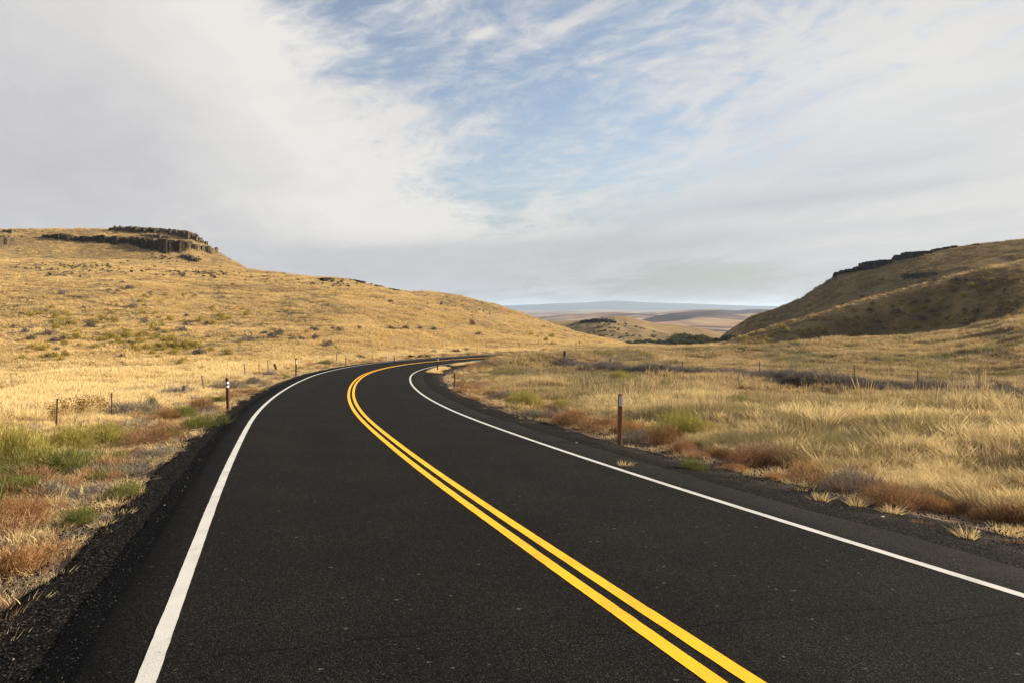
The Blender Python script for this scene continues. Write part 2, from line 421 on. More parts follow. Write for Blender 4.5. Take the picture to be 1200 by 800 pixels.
# ------------------------------------------------------------------ road materials
def make_asphalt():
    m, t, b = material('asphalt', 1.0, 0.05)
    p = t.pos()
    v = t.voro(p, 95, 'F1', 'Color')
    sv = t.new('ShaderNodeSeparateColor'); t.link(v, sv.inputs[0])
    chip = sv.outputs[0]
    c = t.ramp(chip, [(0.0, (0.0022, 0.0022, 0.002)), (0.5, (0.0068, 0.0065, 0.0060)), (0.86, (0.0155, 0.0147, 0.0135)), (0.985, (0.028, 0.026, 0.024)), (1.0, (0.055, 0.052, 0.047))])
    v2 = t.voro(p, 38, 'F1', 'Color'); s2 = t.new('ShaderNodeSeparateColor'); t.link(v2, s2.inputs[0])
    c = t.mix(t.math('GREATER_THAN', s2.outputs[1], 0.9985), c, (0.08, 0.074, 0.066))
    lg = t.noise(p, 0.55, 6, 0.65)
    c = t.mix(1.0, c, t.ramp(lg, [(0.3, (0.80, 0.80, 0.80)), (0.7, (1.25, 1.22, 1.18))]), 'MULTIPLY')
    # wheel tracks, polished slightly paler
    d = t.new('ShaderNodeAttribute', attribute_name='lane').outputs['Fac']
    for c0 in (-2.65, -0.95, 0.95, 2.65):
        e = t.math('DIVIDE', t.math('SUBTRACT', d, c0), 0.42)
        g = t.math('EXPONENT', t.math('MULTIPLY', t.math('MULTIPLY', e, e), -1))
        c = t.mix(t.math('MULTIPLY', g, t.remap(lg, 0.3, 0.7, 0.25, 0.6)), c, t.mix(1.0, c, (1.28, 1.26, 1.22), 'MULTIPLY'))
    # hairline transverse cracks
    s = t.new('ShaderNodeAttribute', attribute_name='along').outputs['Fac']
    wob = t.math('MULTIPLY', t.math('SUBTRACT', t.noise(p, 1.2, 6, 0.65), 0.5), 0.42)
    for s0, dl, dr in ((38.25, -3.3, -0.75), (37.85, -0.75, 2.1), (37.4, 2.1, 3.4), (52.3, -3.3, -0.3)):
        dd = t.math('ABSOLUTE', t.math('ADD', t.math('SUBTRACT', s, s0), wob))
        on = t.math('MULTIPLY', t.math('LESS_THAN', dd, 0.013), t.math('MULTIPLY', t.math('GREATER_THAN', d, dl), t.math('LESS_THAN', d, dr)))
        on = t.math('MULTIPLY', on, t.math('GREATER_THAN', t.noise(p, 3.1, 3, 0.6), 0.40))
        c = t.mix(on, c, (0.003, 0.003, 0.003))
    # sealed edge: fresh tar-black patches on the outer 0.5 m
    edge = t.math('MULTIPLY', t.remap(t.math('ABSOLUTE', d), 3.95, 4.35), t.remap(t.noise(p, 0.9, 5, 0.6), 0.42, 0.6))
    c = t.mix(t.math('MULTIPLY', edge, 0.6), c, (0.0035, 0.0032, 0.003))
    t.link(c, b.inputs['Base Color'])
    t.link(t.remap(chip, 0, 1, 1.0, 0.85), b.inputs['Roughness'])
    h = t.math('ADD', t.voro(p, 95), t.math('MULTIPLY', t.noise(p, 30, 4, 0.6), 0.6))
    t.link(t.bump(h, 0.75, 0.006), b.inputs['Normal'])
    return m
def make_paint(name, col, dark, worn):
    m, t, b = material(name, 0.6, 0.3)
    p = t.pos()
    n1 = t.noise(p, 55, 5, 0.7); n2 = t.noise(p, 1.6, 5, 0.65)
    c = t.mix(t.remap(n2, 0.3, 0.75), col, tuple(v * 0.86 for v in col))
    w = t.math('ADD', n1, t.math('MULTIPLY', t.math('SUBTRACT', n2, 0.5), 0.35))
    c = t.mix(t.remap(w, worn, worn + 0.05), c, dark)
    ck = t.voro(t.scaled(p, 1, 1, 1), 7, 'DISTANCE_TO_EDGE')
    c = t.mix(t.math('MULTIPLY', t.remap(ck, 0.012, 0.004), t.remap(t.noise(p, 0.8, 3), 0.52, 0.6)), c, tuple(v * 0.35 for v in col))
    t.link(c, b.inputs['Base Color']); t.link(t.bump(t.voro(p, 95), 0.5, 0.004), b.inputs['Normal'])
    return m
def make_gravel():
    m, t, b = material('black_gravel', 1.0, 0.05)
    p = t.pos()
    v = t.voro(p, 42, 'F1', 'Color'); s = t.new('ShaderNodeSeparateColor'); t.link(v, s.inputs[0])
    c = t.ramp(s.outputs[0], [(0, (0.002, 0.002, 0.002)), (0.6, (0.0065, 0.006, 0.0056)), (0.9, (0.018, 0.0165, 0.015)), (1, (0.055, 0.048, 0.038))])
    du = t.new('ShaderNodeAttribute', attribute_name='dust').outputs['Fac']
    f = t.math('MULTIPLY', du, t.remap(t.noise(p, 1.1, 7, 0.7), 0.45, 0.62))
    c = t.mix(t.math('MULTIPLY', f, 0.75), c, (0.085, 0.070, 0.054))
    t.link(c, b.inputs['Base Color'])
    h = t.math('ADD', t.voro(p, 42), t.math('MULTIPLY', t.noise(p, 5, 5, 0.7), 1.4))
    t.link(t.bump(h, 1.0, 0.02), b.inputs['Normal'])
    return m
M_ASPH = make_asphalt(); M_WHITE = make_paint('white_road_paint', (0.56, 0.545, 0.51), (0.05, 0.048, 0.045), 0.625)
M_YEL = make_paint('yellow_road_paint', (0.95, 0.46, 0.0), (0.06, 0.045, 0.02), 0.66); M_GRAV = make_gravel()

S_LEN = np.r_[0, np.cumsum(np.linalg.norm(np.diff(cl, axis=0), axis=1))]
def strip(name, offs, dz, mat, parent=None, jag=None, i0=0, i1=None, step=1, fine=1):
    """sheet swept along the road; offs = lateral offsets (right positive), dz = heights over the road surface"""
    c = cl[i0:i1]; nn = norm[i0:i1]; ss = S_LEN[i0:i1]
    if fine > 1:
        q = np.arange(0, len(c) - 1 + 1e-6, 1.0 / fine); ii = np.arange(len(c))
        c = np.stack([np.interp(q, ii, c[:, k]) for k in (0, 1)], 1); nn = np.stack([np.interp(q, ii, nn[:, k]) for k in (0, 1)], 1); ss = np.interp(q, ii, ss)
    offs = np.array(offs, float); O = np.repeat(offs[None], len(c), 0)
    if jag is not None: O = jag(O, ss)
    x = c[:, 0:1] + nn[:, 0:1] * O; y = c[:, 1:2] + nn[:, 1:2] * O
    D = np.repeat(np.array(dz, float)[None], len(c), 0) if not callable(dz) else dz(x, y, O, ss)
    z = (base_z(x, y) + D) if not callable(dz) else D
    V = np.stack([x, y, z], -1).reshape(-1, 3)
    me = mesh_np(name, V, grid_faces(len(c), len(offs)), True)
    vattr(me, 'lane', O.ravel()); vattr(me, 'along', np.repeat(ss, len(offs)))
    return obj(name, me, mat, parent)
def jag_road(O, s):
    O = O.copy(); l = 0.05 * fbm(s, s * 0, 1.7, 5, 61); r = 0.10 * fbm(s, s * 0, 1.9, 4, 62)
    O[:, :2] += 1.3 * l[:, None]; O[:, -2:] += r[:, None]; return O
road = tag(strip('road', [-4.42, -4.36, -3.6, -1.8, 0, 1.8, 3.6, 4.50, 4.56], [-0.10, 0, 0, 0, 0, 0, 0, 0, -0.10], M_ASPH, jag=jag_road, fine=2), kind='structure')
def jag_line(seed, amp=0.004):
    def f(O, s):
        O = O.copy(); O[:, 0] += amp * fbm(s, s * 0, 0.22, 3, seed); O[:, -1] += amp * fbm(s, s * 0, 0.2, 3, seed + 5); return O
    return f
strip('left_edge_line', [-3.72, -3.655, -3.59], [0.004] * 3, M_WHITE, road, jag_line(71, .004), fine=6)
strip('right_edge_line', [3.53, 3.59, 3.65], [0.004] * 3, M_WHITE, road, jag_line(81), fine=6)
strip('yellow_centre_line', [-0.185, -0.12, -0.055], [0.004] * 3, M_YEL, road, jag_line(91), fine=6)
strip('yellow_centre_line', [0.055, 0.12, 0.185], [0.004] * 3, M_YEL, road, jag_line(97), fine=6)
# gravel verges
def shoulder(side):
    def jag(O, s):
        O = O.copy(); w = 1 + 0.0 * s
        if side < 0: out = 5.05 + 0.30 * fbm(s, s * 0, 3.0, 5, 101)
        else: out = np.interp(s, [30, 38, 50, 70, 95, 104, 112, 122], [6.35, 6.35, 6.0, 5.9, 6.1, 7.6, 8.4, 6.2]) + 0.35 * fbm(s, s * 0, 2.6, 5, 103)
        for j, f in enumerate((0, 0.25, 0.5, 0.75, 0.92, 1.0)): O[:, j] = side * (4.25 + (out - 4.25) * f)
        return O
    def dz(x, y, O, s):
        h = height(x, y)
        add = np.array([0.02, 0.06, 0.055, 0.05, 0.04, -0.05])[None] + 0.018 * fbm(x, y, 0.7, 4, 107)
        z = h + add; z[:, 0] = base_z(x[:, 0], y[:, 0]) - 0.006; z[:, 1] = base_z(x[:, 1], y[:, 1]) - 0.022 + 0.012 * fbm(x[:, 1], y[:, 1], 0.5, 3, 5)
        return z
    o = strip('gravel_verge', [0] * 6, dz, M_GRAV, jag=jag, fine=3)
    a = np.abs(np.array([v.co[0] * 0 for v in o.data.vertices]))
    lane = np.empty(len(o.data.vertices)); o.data.attributes['lane'].data.foreach_get('value', lane)
    vattr(o.data, 'dust', sstep(np.abs(lane), 4.8, 6.2) if side > 0 else 0.5 * sstep(np.abs(lane), 4.9, 5.4))
    return tag(o, kind='structure')
shoulder(-1); shoulder(1)

# ------------------------------------------------------------------ plants: blades
def blades(base, dirs, L, wid, bend, nseg=3, head=0.0):
    """ribbons: base (n,3), dirs (n,3) unit, L, wid, bend (n,3) sideways droop; returns V, tris, along(0..1)"""
    n = len(base); up = np.array([0, 0, 1.0])
    side = np.cross(dirs, rng.normal(size=(n, 3))); side /= np.linalg.norm(side, axis=1)[:, None] + 1e-9
    rows = []; al = []
    for k in range(nseg):
        f = k / nseg
        p = base + dirs * (L * f)[:, None] + bend * (f * f)
        w = wid * (1 - 0.55 * f) * (1.0 if k < nseg - 1 else (1 + head))
        rows += [p - side * w[:, None] / 2, p + side * w[:, None] / 2]; al += [f, f]
    tip = base + dirs * L[:, None] + bend; rows.append(tip); al.append(1.0)
    V = np.stack(rows, 1).reshape(-1, 3); per = 2 * nseg + 1
    o = (np.arange(n) * per)[:, None]; Fq = []
    for k in range(nseg - 1):
        a = 2 * k; Fq.append(o + np.array([[a, a + 1, a + 3, a + 2]]))
    q = np.concatenate(Fq) if Fq else np.zeros((0, 4), int)
    tr = o + np.array([[2 * nseg - 2, 2 * nseg - 1, 2 * nseg]])
    return V, q, tr, np.tile(al, n), np.repeat(rng.random(n), per)
def plant_mesh(name, parts, mat):
    V = []; Q = []; Tt = []; A = []; Rn = []; o = 0
    for v, q, tr, a, rn in parts:
        V.append(v); Q.append(q + o); Tt.append(tr + o); A.append(a); Rn.append(rn); o += len(v)
    me = mesh_np(name, np.concatenate(V), [np.concatenate(Q), np.concatenate(Tt)], False)
    vattr(me, 'along', np.concatenate(A)); vattr(me, 'rnd', np.concatenate(Rn))
    if mat: me.materials.append(mat)
    return me
def unit(v): return v / (np.linalg.norm(v, axis=1)[:, None] + 1e-9)
def tuft(name, mat, n, h, spread, lean, w, nseg=3, head=0.0, wind=(0.10, -0.02), hv=0.35):
    a = rng.random(n) * 6.283; r = np.sqrt(rng.random(n)) * spread
    base = np.stack([r * np.cos(a), r * np.sin(a), -0.03 + 0 * a], 1)
    tilt = lean * (0.25 + 0.75 * rng.random(n)) * (0.4 + 0.6 * r / spread)
    a2 = a + rng.normal(0, 0.6, n)
    d = unit(np.stack([np.cos(a2) * tilt, np.sin(a2) * tilt, np.ones(n)], 1))
    L = h * (1 - hv + hv * rng.random(n))
    bend = np.stack([d[:, 0] * 0.35 * L + wind[0] * L, d[:, 1] * 0.35 * L + wind[1] * L, -0.16 * L], 1)
    return plant_mesh(name, [blades(base, d, L, np.full(n, w), bend, nseg, head)], mat)
def bush_mesh(name, mat, n, rx, h, twig, w, fuzz=0.5, flat=0.9, nseg=2, upright=0.4, spread=0.42, shoots=0.14):
    """dome of short shoots on several uneven sub-domes"""
    k = max(3, int(3 + 5 * fuzz)); cs = np.stack([rng.normal(0, spread, k) * rx, rng.normal(0, spread, k) * rx, rng.random(k) * 0.25 * h], 1)
    rs = rx * (0.42 + 0.35 * rng.random(k)); hs = h * (0.55 + 0.45 * rng.random(k))
    j = rng.integers(0, k, n)
    dv = rng.normal(size=(n, 3)); dv[:, 2] = np.abs(dv[:, 2]); dv = unit(dv)
    rad = (0.45 + 0.55 * rng.random(n) ** 0.45)
    p = cs[j] * np.array([1, 1, 0.5]) + dv * np.stack([rs[j], rs[j], hs[j] * flat - twig * 0.4], 1) * rad[:, None]
    p[:, 2] = np.maximum(p[:, 2], 0.0)
    d = unit(dv + np.array([0, 0, upright]) + rng.normal(0, 0.35, (n, 3)))
    L = twig * (0.5 + rng.random(n)) * np.where(rng.random(n) < shoots, 1.0 + 1.6 * rng.random(n), 1.0); bend = rng.normal(0, 0.12, (n, 3)) * L[:, None]
    return plant_mesh(name, [blades(p, d, L, np.full(n, w), bend, nseg)], mat)
def stem_mesh(name, mat, n, rx, h, w):
    a = rng.random(n) * 6.283; tl = 0.2 + rng.random(n) * 0.9 * rx / h
    d = unit(np.stack([np.cos(a) * tl, np.sin(a) * tl, np.ones(n)], 1)); L = h * (0.6 + 0.3 * rng.random(n))
    base = np.stack([np.cos(a) * 0.04, np.sin(a) * 0.04, -0.05 + 0 * a], 1)
    return plant_mesh(name, [blades(base, d, L, np.full(n, w), np.zeros((n, 3)), 3)], mat)

def plant_mat(name, stops, trans=0.35, field=True, rough=0.8):
    """stops: three colours, chosen by world-space patches and by the plant's own random number"""
    m = bpy.data.materials.new(name); m.use_nodes = True; t = NT(m.node_tree); m.node_tree.nodes.clear()
    p, big, mid = land_tone(t)
    rn = t.new('ShaderNodeAttribute', attribute_name='rnd').outputs['Fac']
    ti = t.new('ShaderNodeAttribute', attribute_name='tint', attribute_type='INSTANCER').outputs['Fac']
    al = t.new('ShaderNodeAttribute', attribute_name='along').outputs['Fac']
    oi = t.new('ShaderNodeObjectInfo').outputs['Random']
    f = t.math('ADD', t.math('MULTIPLY', rn, 0.45), t.math('MULTIPLY', oi, 0.25))
    if field: f = t.math('ADD', f, t.math('MULTIPLY', t.math('SUBTRACT', t.math('ADD', big, mid), 1.0), 1.3))
    f = t.math('ADD', f, t.math('MULTIPLY', ti, 0.35))
    c = t.ramp(f, [(0.0, stops[0]), (0.38, stops[1]), (0.85, stops[2])])
    c = t.mix(t.math('MULTIPLY', t.remap(al, 0.3, 0.9), 0.55 if len(stops) > 3 else 0.25), c, stops[3] if len(stops) > 3 else stops[2])
    d = t.new('ShaderNodeBsdfDiffuse'); t.link(c, d.inputs[0])
    tr = t.new('ShaderNodeBsdfTranslucent'); t.link(c, tr.inputs[0])
    mx = t.new('ShaderNodeMixShader'); mx.inputs[0].default_value = trans
    t.link(d.outputs[0], mx.inputs[1]); t.link(tr.outputs[0], mx.inputs[2])
    o = t.new('ShaderNodeOutputMaterial'); t.link(mx.outputs[0], o.inputs[0])
    return m
M_STRAW = plant_mat('straw_grass', [(0.33, 0.235, 0.10), (0.62, 0.455, 0.20), (0.76, 0.59, 0.30), (0.80, 0.64, 0.35)])
M_GOLD = plant_mat('golden_hill_grass', [(0.24, 0.17, 0.085), (0.50, 0.355, 0.155), (0.68, 0.505, 0.235), (0.68, 0.51, 0.25)])
M_FIELD = plant_mat('field_grass', [(0.075, 0.052, 0.026), (0.22, 0.155, 0.07), (0.45, 0.325, 0.155), (0.60, 0.455, 0.245)])
M_OLIVE = plant_mat('olive_field_grass', [(0.065, 0.06, 0.022), (0.14, 0.122, 0.042), (0.27, 0.22, 0.085), (0.38, 0.31, 0.14)])
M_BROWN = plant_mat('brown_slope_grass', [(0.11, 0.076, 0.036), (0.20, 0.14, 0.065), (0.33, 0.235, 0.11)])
M_GREY = plant_mat('grey_dead_weed', [(0.10, 0.085, 0.07), (0.19, 0.16, 0.13), (0.30, 0.26, 0.21)], 0.15, False)
M_BANK = plant_mat('banked_dead_weed', [(0.075, 0.062, 0.055), (0.145, 0.12, 0.105), (0.24, 0.205, 0.175)], 0.1, False)
M_RUST = plant_mat('russet_weed', [(0.12, 0.06, 0.03), (0.24, 0.125, 0.06), (0.42, 0.27, 0.15)], 0.3, False)
M_ORANGE = plant_mat('orange_weed', [(0.19, 0.10, 0.045), (0.34, 0.18, 0.075), (0.48, 0.31, 0.15)], 0.3, False)
M_GREEN = plant_mat('green_weed', [(0.06, 0.07, 0.018), (0.135, 0.145, 0.038), (0.27, 0.26, 0.09)], 0.3, False)
M_YGREEN = plant_mat('yellow_green_brush', [(0.13, 0.12, 0.035), (0.27, 0.24, 0.06), (0.46, 0.38, 0.11)], 0.3, False)
M_HBRUSH = plant_mat('hill_brush_leaves', [(0.12, 0.10, 0.03), (0.32, 0.25, 0.06), (0.62, 0.48, 0.12)], 0.3, False)
M_DKGREEN = plant_mat('dark_shrub_leaves', [(0.035, 0.036, 0.016), (0.075, 0.075, 0.032), (0.15, 0.14, 0.06)], 0.2, False)
M_SEED = plant_mat('brown_seed_heads', [(0.14, 0.085, 0.03), (0.24, 0.15, 0.05), (0.34, 0.22, 0.08)], 0.2, False)
M_STEM = plant_mat('woody_stems', [(0.08, 0.055, 0.035), (0.14, 0.10, 0.065), (0.20, 0.15, 0.09)], 0.0, False)

# ------------------------------------------------------------------ scattering with geometry nodes
HIDDEN = {}
def scatter(name, protos, x, y, z, scale, tint=None, tilt=0.12, kind='stuff', rots=None):
    n = len(x); me = bpy.data.meshes.new(name); me.vertices.add(n)
    me.vertices.foreach_set('co', np.stack([x, y, z], 1).astype(np.float32).ravel())
    r = np.stack([rng.normal(0, tilt, n), rng.normal(0, tilt, n), rng.random(n) * 6.283], 1) if rots is None else rots
    a = me.attributes.new('rot', 'FLOAT_VECTOR', 'POINT'); a.data.foreach_set('vector', r.astype(np.float32).ravel())
    vattr(me, 'size', scale); vattr(me, 'tint', tint if tint is not None else rng.random(n))
    a = me.attributes.new('pick', 'INT', 'POINT'); a.data.foreach_set('value', rng.integers(0, len(protos), n).astype(np.int32))
    o = bpy.data.objects.new(name, me); COL.objects.link(o); o['kind'] = kind
    key = tuple(p.name for p in protos)
    if key not in HIDDEN:
        c = bpy.data.collections.new(name + '_sources')
        for i, p in enumerate(protos):
            c.objects.link(bpy.data.objects.new('%s_source_%02d' % (name, i), p))
        HIDDEN[key] = c
    g = bpy.data.node_groups.new(name, 'GeometryNodeTree')
    g.interface.new_socket('Geometry', in_out='INPUT', socket_type='NodeSocketGeometry')
    g.interface.new_socket('Geometry', in_out='OUTPUT', socket_type='NodeSocketGeometry')
    N, L = g.nodes, g.links
    gi, go = N.new('NodeGroupInput'), N.new('NodeGroupOutput')
    ci = N.new('GeometryNodeCollectionInfo'); ci.inputs['Collection'].default_value = HIDDEN[key]
    ci.inputs['Separate Children'].default_value = True; ci.inputs['Reset Children'].default_value = True
    ip = N.new('GeometryNodeInstanceOnPoints'); ip.inputs['Pick Instance'].default_value = True
    def at_(nm, typ):
        q = N.new('GeometryNodeInputNamedAttribute'); q.data_type = typ; q.inputs['Name'].default_value = nm
        return [s for s in q.outputs if s.enabled and s.name == 'Attribute'][0]
    L.new(gi.outputs[0], ip.inputs['Points']); L.new(ci.outputs[0], ip.inputs['Instance'])
    L.new(at_('pick', 'INT'), ip.inputs['Instance Index']); L.new(at_('rot', 'FLOAT_VECTOR'), ip.inputs['Rotation'])
    L.new(at_('size', 'FLOAT'), ip.inputs['Scale']); L.new(ip.outputs[0], go.inputs[0])
    md = o.modifiers.new('scatter', 'NODES'); md.node_group = g
    return o

def fan(n, y0, y1, u0, u1, pw):
    """random ground points with density falling as distance^-pw"""
    q = rng.random(n); e = 2 - pw
    yy = (y0 ** e + q * (y1 ** e - y0 ** e)) ** (1 / e) if abs(e) > 1e-6 else y0 * (y1 / y0) ** q
    uu = u0 + (u1 - u0) * rng.random(n)
    return uu * yy, yy

FEN = [(640, 408), (662, 424), (690, 430), (730, 434), (800, 438), (850, 441), (890, 444), (945, 449), (1002, 454), (1075, 461), (1147, 468), (1215, 476)]
fw = np.array([at(a, b + 1.5, ymin=14)[:2] for a, b in FEN[1:]])
fl = resample(fw, 0.25)
def fence_gap(x, y, front=6.0, back=0.9):
    """clear strip along the right-hand fence where dead weeds have banked up"""
    out = np.zeros(len(x), bool); k = np.where((x > 0) & (y < 90))[0]
    for a in range(0, len(k), 20000):
        kk = k[a:a + 20000]; dd = (x[kk, None] - fl[None, ::2, 0]) ** 2 + (y[kk, None] - fl[None, ::2, 1]) ** 2
        j_ = dd.argmin(1); near = np.sqrt(dd[np.arange(len(kk)), j_]); side = y[kk] - fl[::2][j_, 1]
        out[kk] = np.where(side < 0, near < front, near < back)
    return out

# tall straw grass of the fields on both sides of the road
P_TALL = [tuft('tall_grass_%d' % i, M_FIELD, 96, 0.60, 0.19, 0.85, 0.0042, 4, 1.5, (-0.16, -0.05), 0.6) for i in range(5)] + \
         [tuft('pale_head_grass_%d' % i, M_STRAW, 80, 0.66, 0.14, 0.75, 0.0042, 4, 2.2, (-0.22, -0.05), 0.55) for i in range(3)]
P_OLIVE = [tuft('olive_grass_%d' % i, M_OLIVE, 80, 0.46, 0.18, 0.8, 0.005, 3, 0.3) for i in range(3)] + [tuft('grey_grass_%d' % i, M_GREY, 50, 0.42, 0.17, 1.0, 0.006, 3, 0.3) for i in range(2)]
P_STALK = [tuft('tall_stalks_%d' % i, M_FIELD, 7, 1.15, 0.10, 0.25, 0.009, 4, 1.6, (-0.10, -0.02)) for i in range(3)]
P_OLIVM = [tuft('mid_olive_%d' % i, M_OLIVE, 34, 0.42, 0.30, 0.6, 0.018, 2, 0.2) for i in range(2)] + [tuft('mid_grey_%d' % i, M_GREY, 34, 0.36, 0.30, 0.8, 0.014, 2, 0.2) for i in range(2)]
P_MOTTLE = [tuft('hill_grey_%d' % i, M_BROWN, 26, 0.30, 0.30, 0.9, 0.035, 2) for i in range(2)] + [tuft('hill_grey_%d' % i, M_GREY, 26, 0.26, 0.30, 0.9, 0.03, 2) for i in range(2)]
P_STRAW = [tuft('straw_tuft_%d' % i, M_STRAW, 46, 0.50, 0.17, 0.45, 0.0085, 3, 0.6) for i in range(4)]
P_MIDF = [tuft('mid_grass_%d' % i, M_FIELD, 34, 0.50, 0.30, 0.5, 0.020, 2, 0.3) for i in range(4)]
P_MIDS = [tuft('mid_straw_%d' % i, M_STRAW, 34, 0.46, 0.30, 0.5, 0.020, 2, 0.3) for i in range(4)]
P_HILL = [tuft('hill_grass_%d' % i, M_GOLD, 34, 0.30, 0.42, 0.9, 0.030, 2, 0.0) for i in range(5)]
P_SLOPE = [tuft('slope_grass_%d' % i, M_BROWN, 26, 0.36, 0.36, 0.8, 0.045, 2, 0.0) for i in range(5)]

def edge_keep(d, x, y):
    L0 = 5.7 + 0.8 * fbm(x, y, 2.2, 3, 201); R0 = 7.7 + 0.9 * fbm(x, y, 2.2, 3, 202)
    return np.where(d < 0, -d > L0, d > R0)
def place(name, protos, n, y0, y1, u0, u1, pw, s0, s1, keepf=None, sink=0.0):
    x, y = fan(n, y0, y1, u0, u1, pw); d = road_dist(x, y)
    k = edge_keep(d, x, y)
    if keepf is not None: k &= keepf(x, y, d)
    k &= ~fence_gap(x, y) | (rng.random(len(x)) < 0.22)
    x, y, d = x[k], y[k], d[k]
    z = height(x, y) - sink
    cl_ = fbm(x, y, 3.0, 3, 211)
    sc = (s0 + (s1 - s0) * rng.random(len(x))) * np.clip(0.95 + 0.85 * cl_, 0.4, 1.4) * np.clip(0.32 + (np.abs(d) - 6.5) / 6.0, 0.32, 1.0)
    return scatter(name, protos, x, y, z, sc, rng.random(len(x)))
def thin(seed, sc, lo, hi):
    return lambda x, y, d: fbm(x, y, sc, 3, seed) * 0.5 + 0.5 > lo + (hi - lo) * rng.random(len(x))
left_near = lambda x, y, d: (d < 0) & (-d > 8.5 + 2.5 * fbm(x, y, 5, 2, 220)) & thin(221, 2.5, 0.15, 0.6)(x, y, d)
right_near = lambda x, y, d: (d > 0) & (fbm(x, y, 3.4, 4, 222) + 0.12 * rng.normal(size=len(x)) > -0.08)
place('tall_dry_grass', P_TALL, 24000, 6, 34, 0.0, 0.95, 1.25, 0.72, 1.25, right_near)
place('straw_coloured_grass', P_STRAW, 20000, 7, 38, -1.0, 0.0, 1.25, 0.8, 1.45, left_near)
place('olive_grass', P_OLIVE, 20000, 6, 36, 0.0, 0.95, 1.25, 0.8, 1.7, lambda x, y, d: (d > 0) & (fbm(x, y, 3.4, 4, 222) + 0.12 * rng.normal(size=len(x)) < 0.05))
place('olive_grass', P_OLIVE, 6000, 7, 36, -1.0, 0.0, 1.25, 0.8, 1.4, lambda x, y, d: (d < 0) & (fbm(x, y, 4.5, 3, 261) > 0.02) & (-d < 14))
place('tall_stalks', P_STALK, 2600, 7, 42, 0.0, 0.95, 1.2, 0.7, 1.3, lambda x, y, d: (d > 9) & (fbm(x, y, 5, 3, 262) > 0.0))
def foot_ok(x, y, d):
    return y < np.interp(x / y, TU, T[:, 1]) * 1.06
place('tall_dry_grass', P_MIDF, 42000, 30, 130, -0.15, 0.85, 1.5, 0.8, 1.4, lambda x, y, d: (d > 0) & foot_ok(x, y, d) & (fbm(x, y * 0.6, 6, 4, 263) + 0.12 * rng.normal(size=len(x)) > -0.12))
place('straw_coloured_grass', P_MIDS, 30000, 32, 112, -0.95, 0.1, 1.5, 0.8, 1.4, lambda x, y, d: (d < 0) & foot_ok(x, y, d) & thin(224, 4, 0.0, 0.4)(x, y, d))
place('olive_grass', P_OLIVM, 26000, 30, 125, -0.10, 0.85, 1.5, 0.8, 1.7, lambda x, y, d: (d > 0) & foot_ok(x, y, d) & (fbm(x, y * 0.6, 6, 4, 263) + 0.12 * rng.normal(size=len(x)) < 0.03))
place('olive_grass', P_OLIVM, 5000, 32, 100, -0.95, 0.05, 1.5, 0.8, 1.3, lambda x, y, d: (d < 0) & foot_ok(x, y, d) & (fbm(x, y, 8, 3, 264) > 0.18))
place('greyish_hillside_weeds', P_MOTTLE, 42000, 66, 300, -0.80, 0.16, 1.2, 0.6, 1.5, lambda x, y, d: (y > np.interp(x / y, TU, T[:, 1]) * 1.05) & (fbm(x + y * 0.5, y * 0.55, 9, 4, 265) + 0.3 * fbm(x, y, 45, 2, 266) > 0.0))
def hillk(x, y, d): return (y > np.interp(x / y, TU, T[:, 1]) * 0.98) & (fbm(x, y, 3.0, 3, 230) * 0.5 + 0.5 > 0.12 + 0.55 * rng.random(len(x)))
place('golden_hillside_grass', P_HILL, 120000, 64, 300, -0.80, 0.16, 1.35, 0.7, 1.6, hillk)
def slopek(x, y, d):
    return hillk(x, y, d) & (brown_tone_fac(x, y) > rng.random(len(x)) * 0.9)
def slopek2(x, y, d):
    return hillk(x, y, d) & (brown_tone_fac(x, y) < 0.45) & (x / y > 0.16)
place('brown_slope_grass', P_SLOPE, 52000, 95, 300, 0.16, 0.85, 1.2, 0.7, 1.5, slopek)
place('golden_hillside_grass', P_HILL, 20000, 95, 300, 0.16, 0.80, 1.2, 0.7, 1.3, slopek2)

# low litter and weeds of the verges
P_LOW = [tuft('short_litter_%d' % i, M_GREY, 30, 0.11, 0.12, 1.3, 0.006, 2) for i in range(2)] + \
        [tuft('short_straw_%d' % i, M_STRAW, 34, 0.16, 0.10, 1.0, 0.006, 2) for i in range(2)] + \
        [tuft('short_rust_%d' % i, M_RUST, 40, 0.13, 0.10, 1.2, 0.006, 2) for i in range(1)]
def verge_pts(n, side, a, b, y1=75):
    i = rng.integers(int(30 / 0.5), int(150 / 0.5), n); i = i[i < len(cl)]
    o = a + (b - a) * rng.random(len(i)); p = cl[i] + norm[i] * (side * o)[:, None] + rng.normal(0, 0.3, (len(i), 2))
    d = road_dist(p[:, 0], p[:, 1]); k = (np.abs(d) > a) & (p[:, 1] > 2)
    return p[k, 0], p[k, 1]
for side, a, b, n in ((-1, 4.8, 9.5, 26000), (1, 6.2, 9.5, 12000)):
    x, y = verge_pts(n, side, a, b); k = fbm(x, y, 1.0, 3, 240) > -0.25; x, y = x[k], y[k]
    scatter('verge_litter', P_LOW, x, y, height(x, y), 0.6 + 0.9 * rng.random(len(x)), tilt=0.2)
P_EDGE = [tuft('edge_grass_%d' % i, M_STRAW, 34, 0.27, 0.16, 0.8, 0.014, 2) for i in range(3)]
P_CUSH = [bush_mesh('weed_cushion_%d' % i, mt, 420, 0.22, 0.20, 0.06, 0.006, 0.6) for i, mt in enumerate((M_RUST, M_GREY, M_STRAW, M_GREEN, M_RUST, M_ORANGE, M_ORANGE))]
for side, a, b, n in ((-1, 5.2, 9.8, 1700), (1, 6.5, 9.2, 1300)):
    x, y = verge_pts(n, side, a, b); k = fbm(x, y, 1.6, 2, 250) > 0.0; x, y = x[k], y[k]
    scatter('verge_weeds', P_CUSH, x, y, height(x, y) - 0.02, (0.7 if side > 0 else 0.6) + 1.3 * rng.random(len(x)), tilt=0.1)
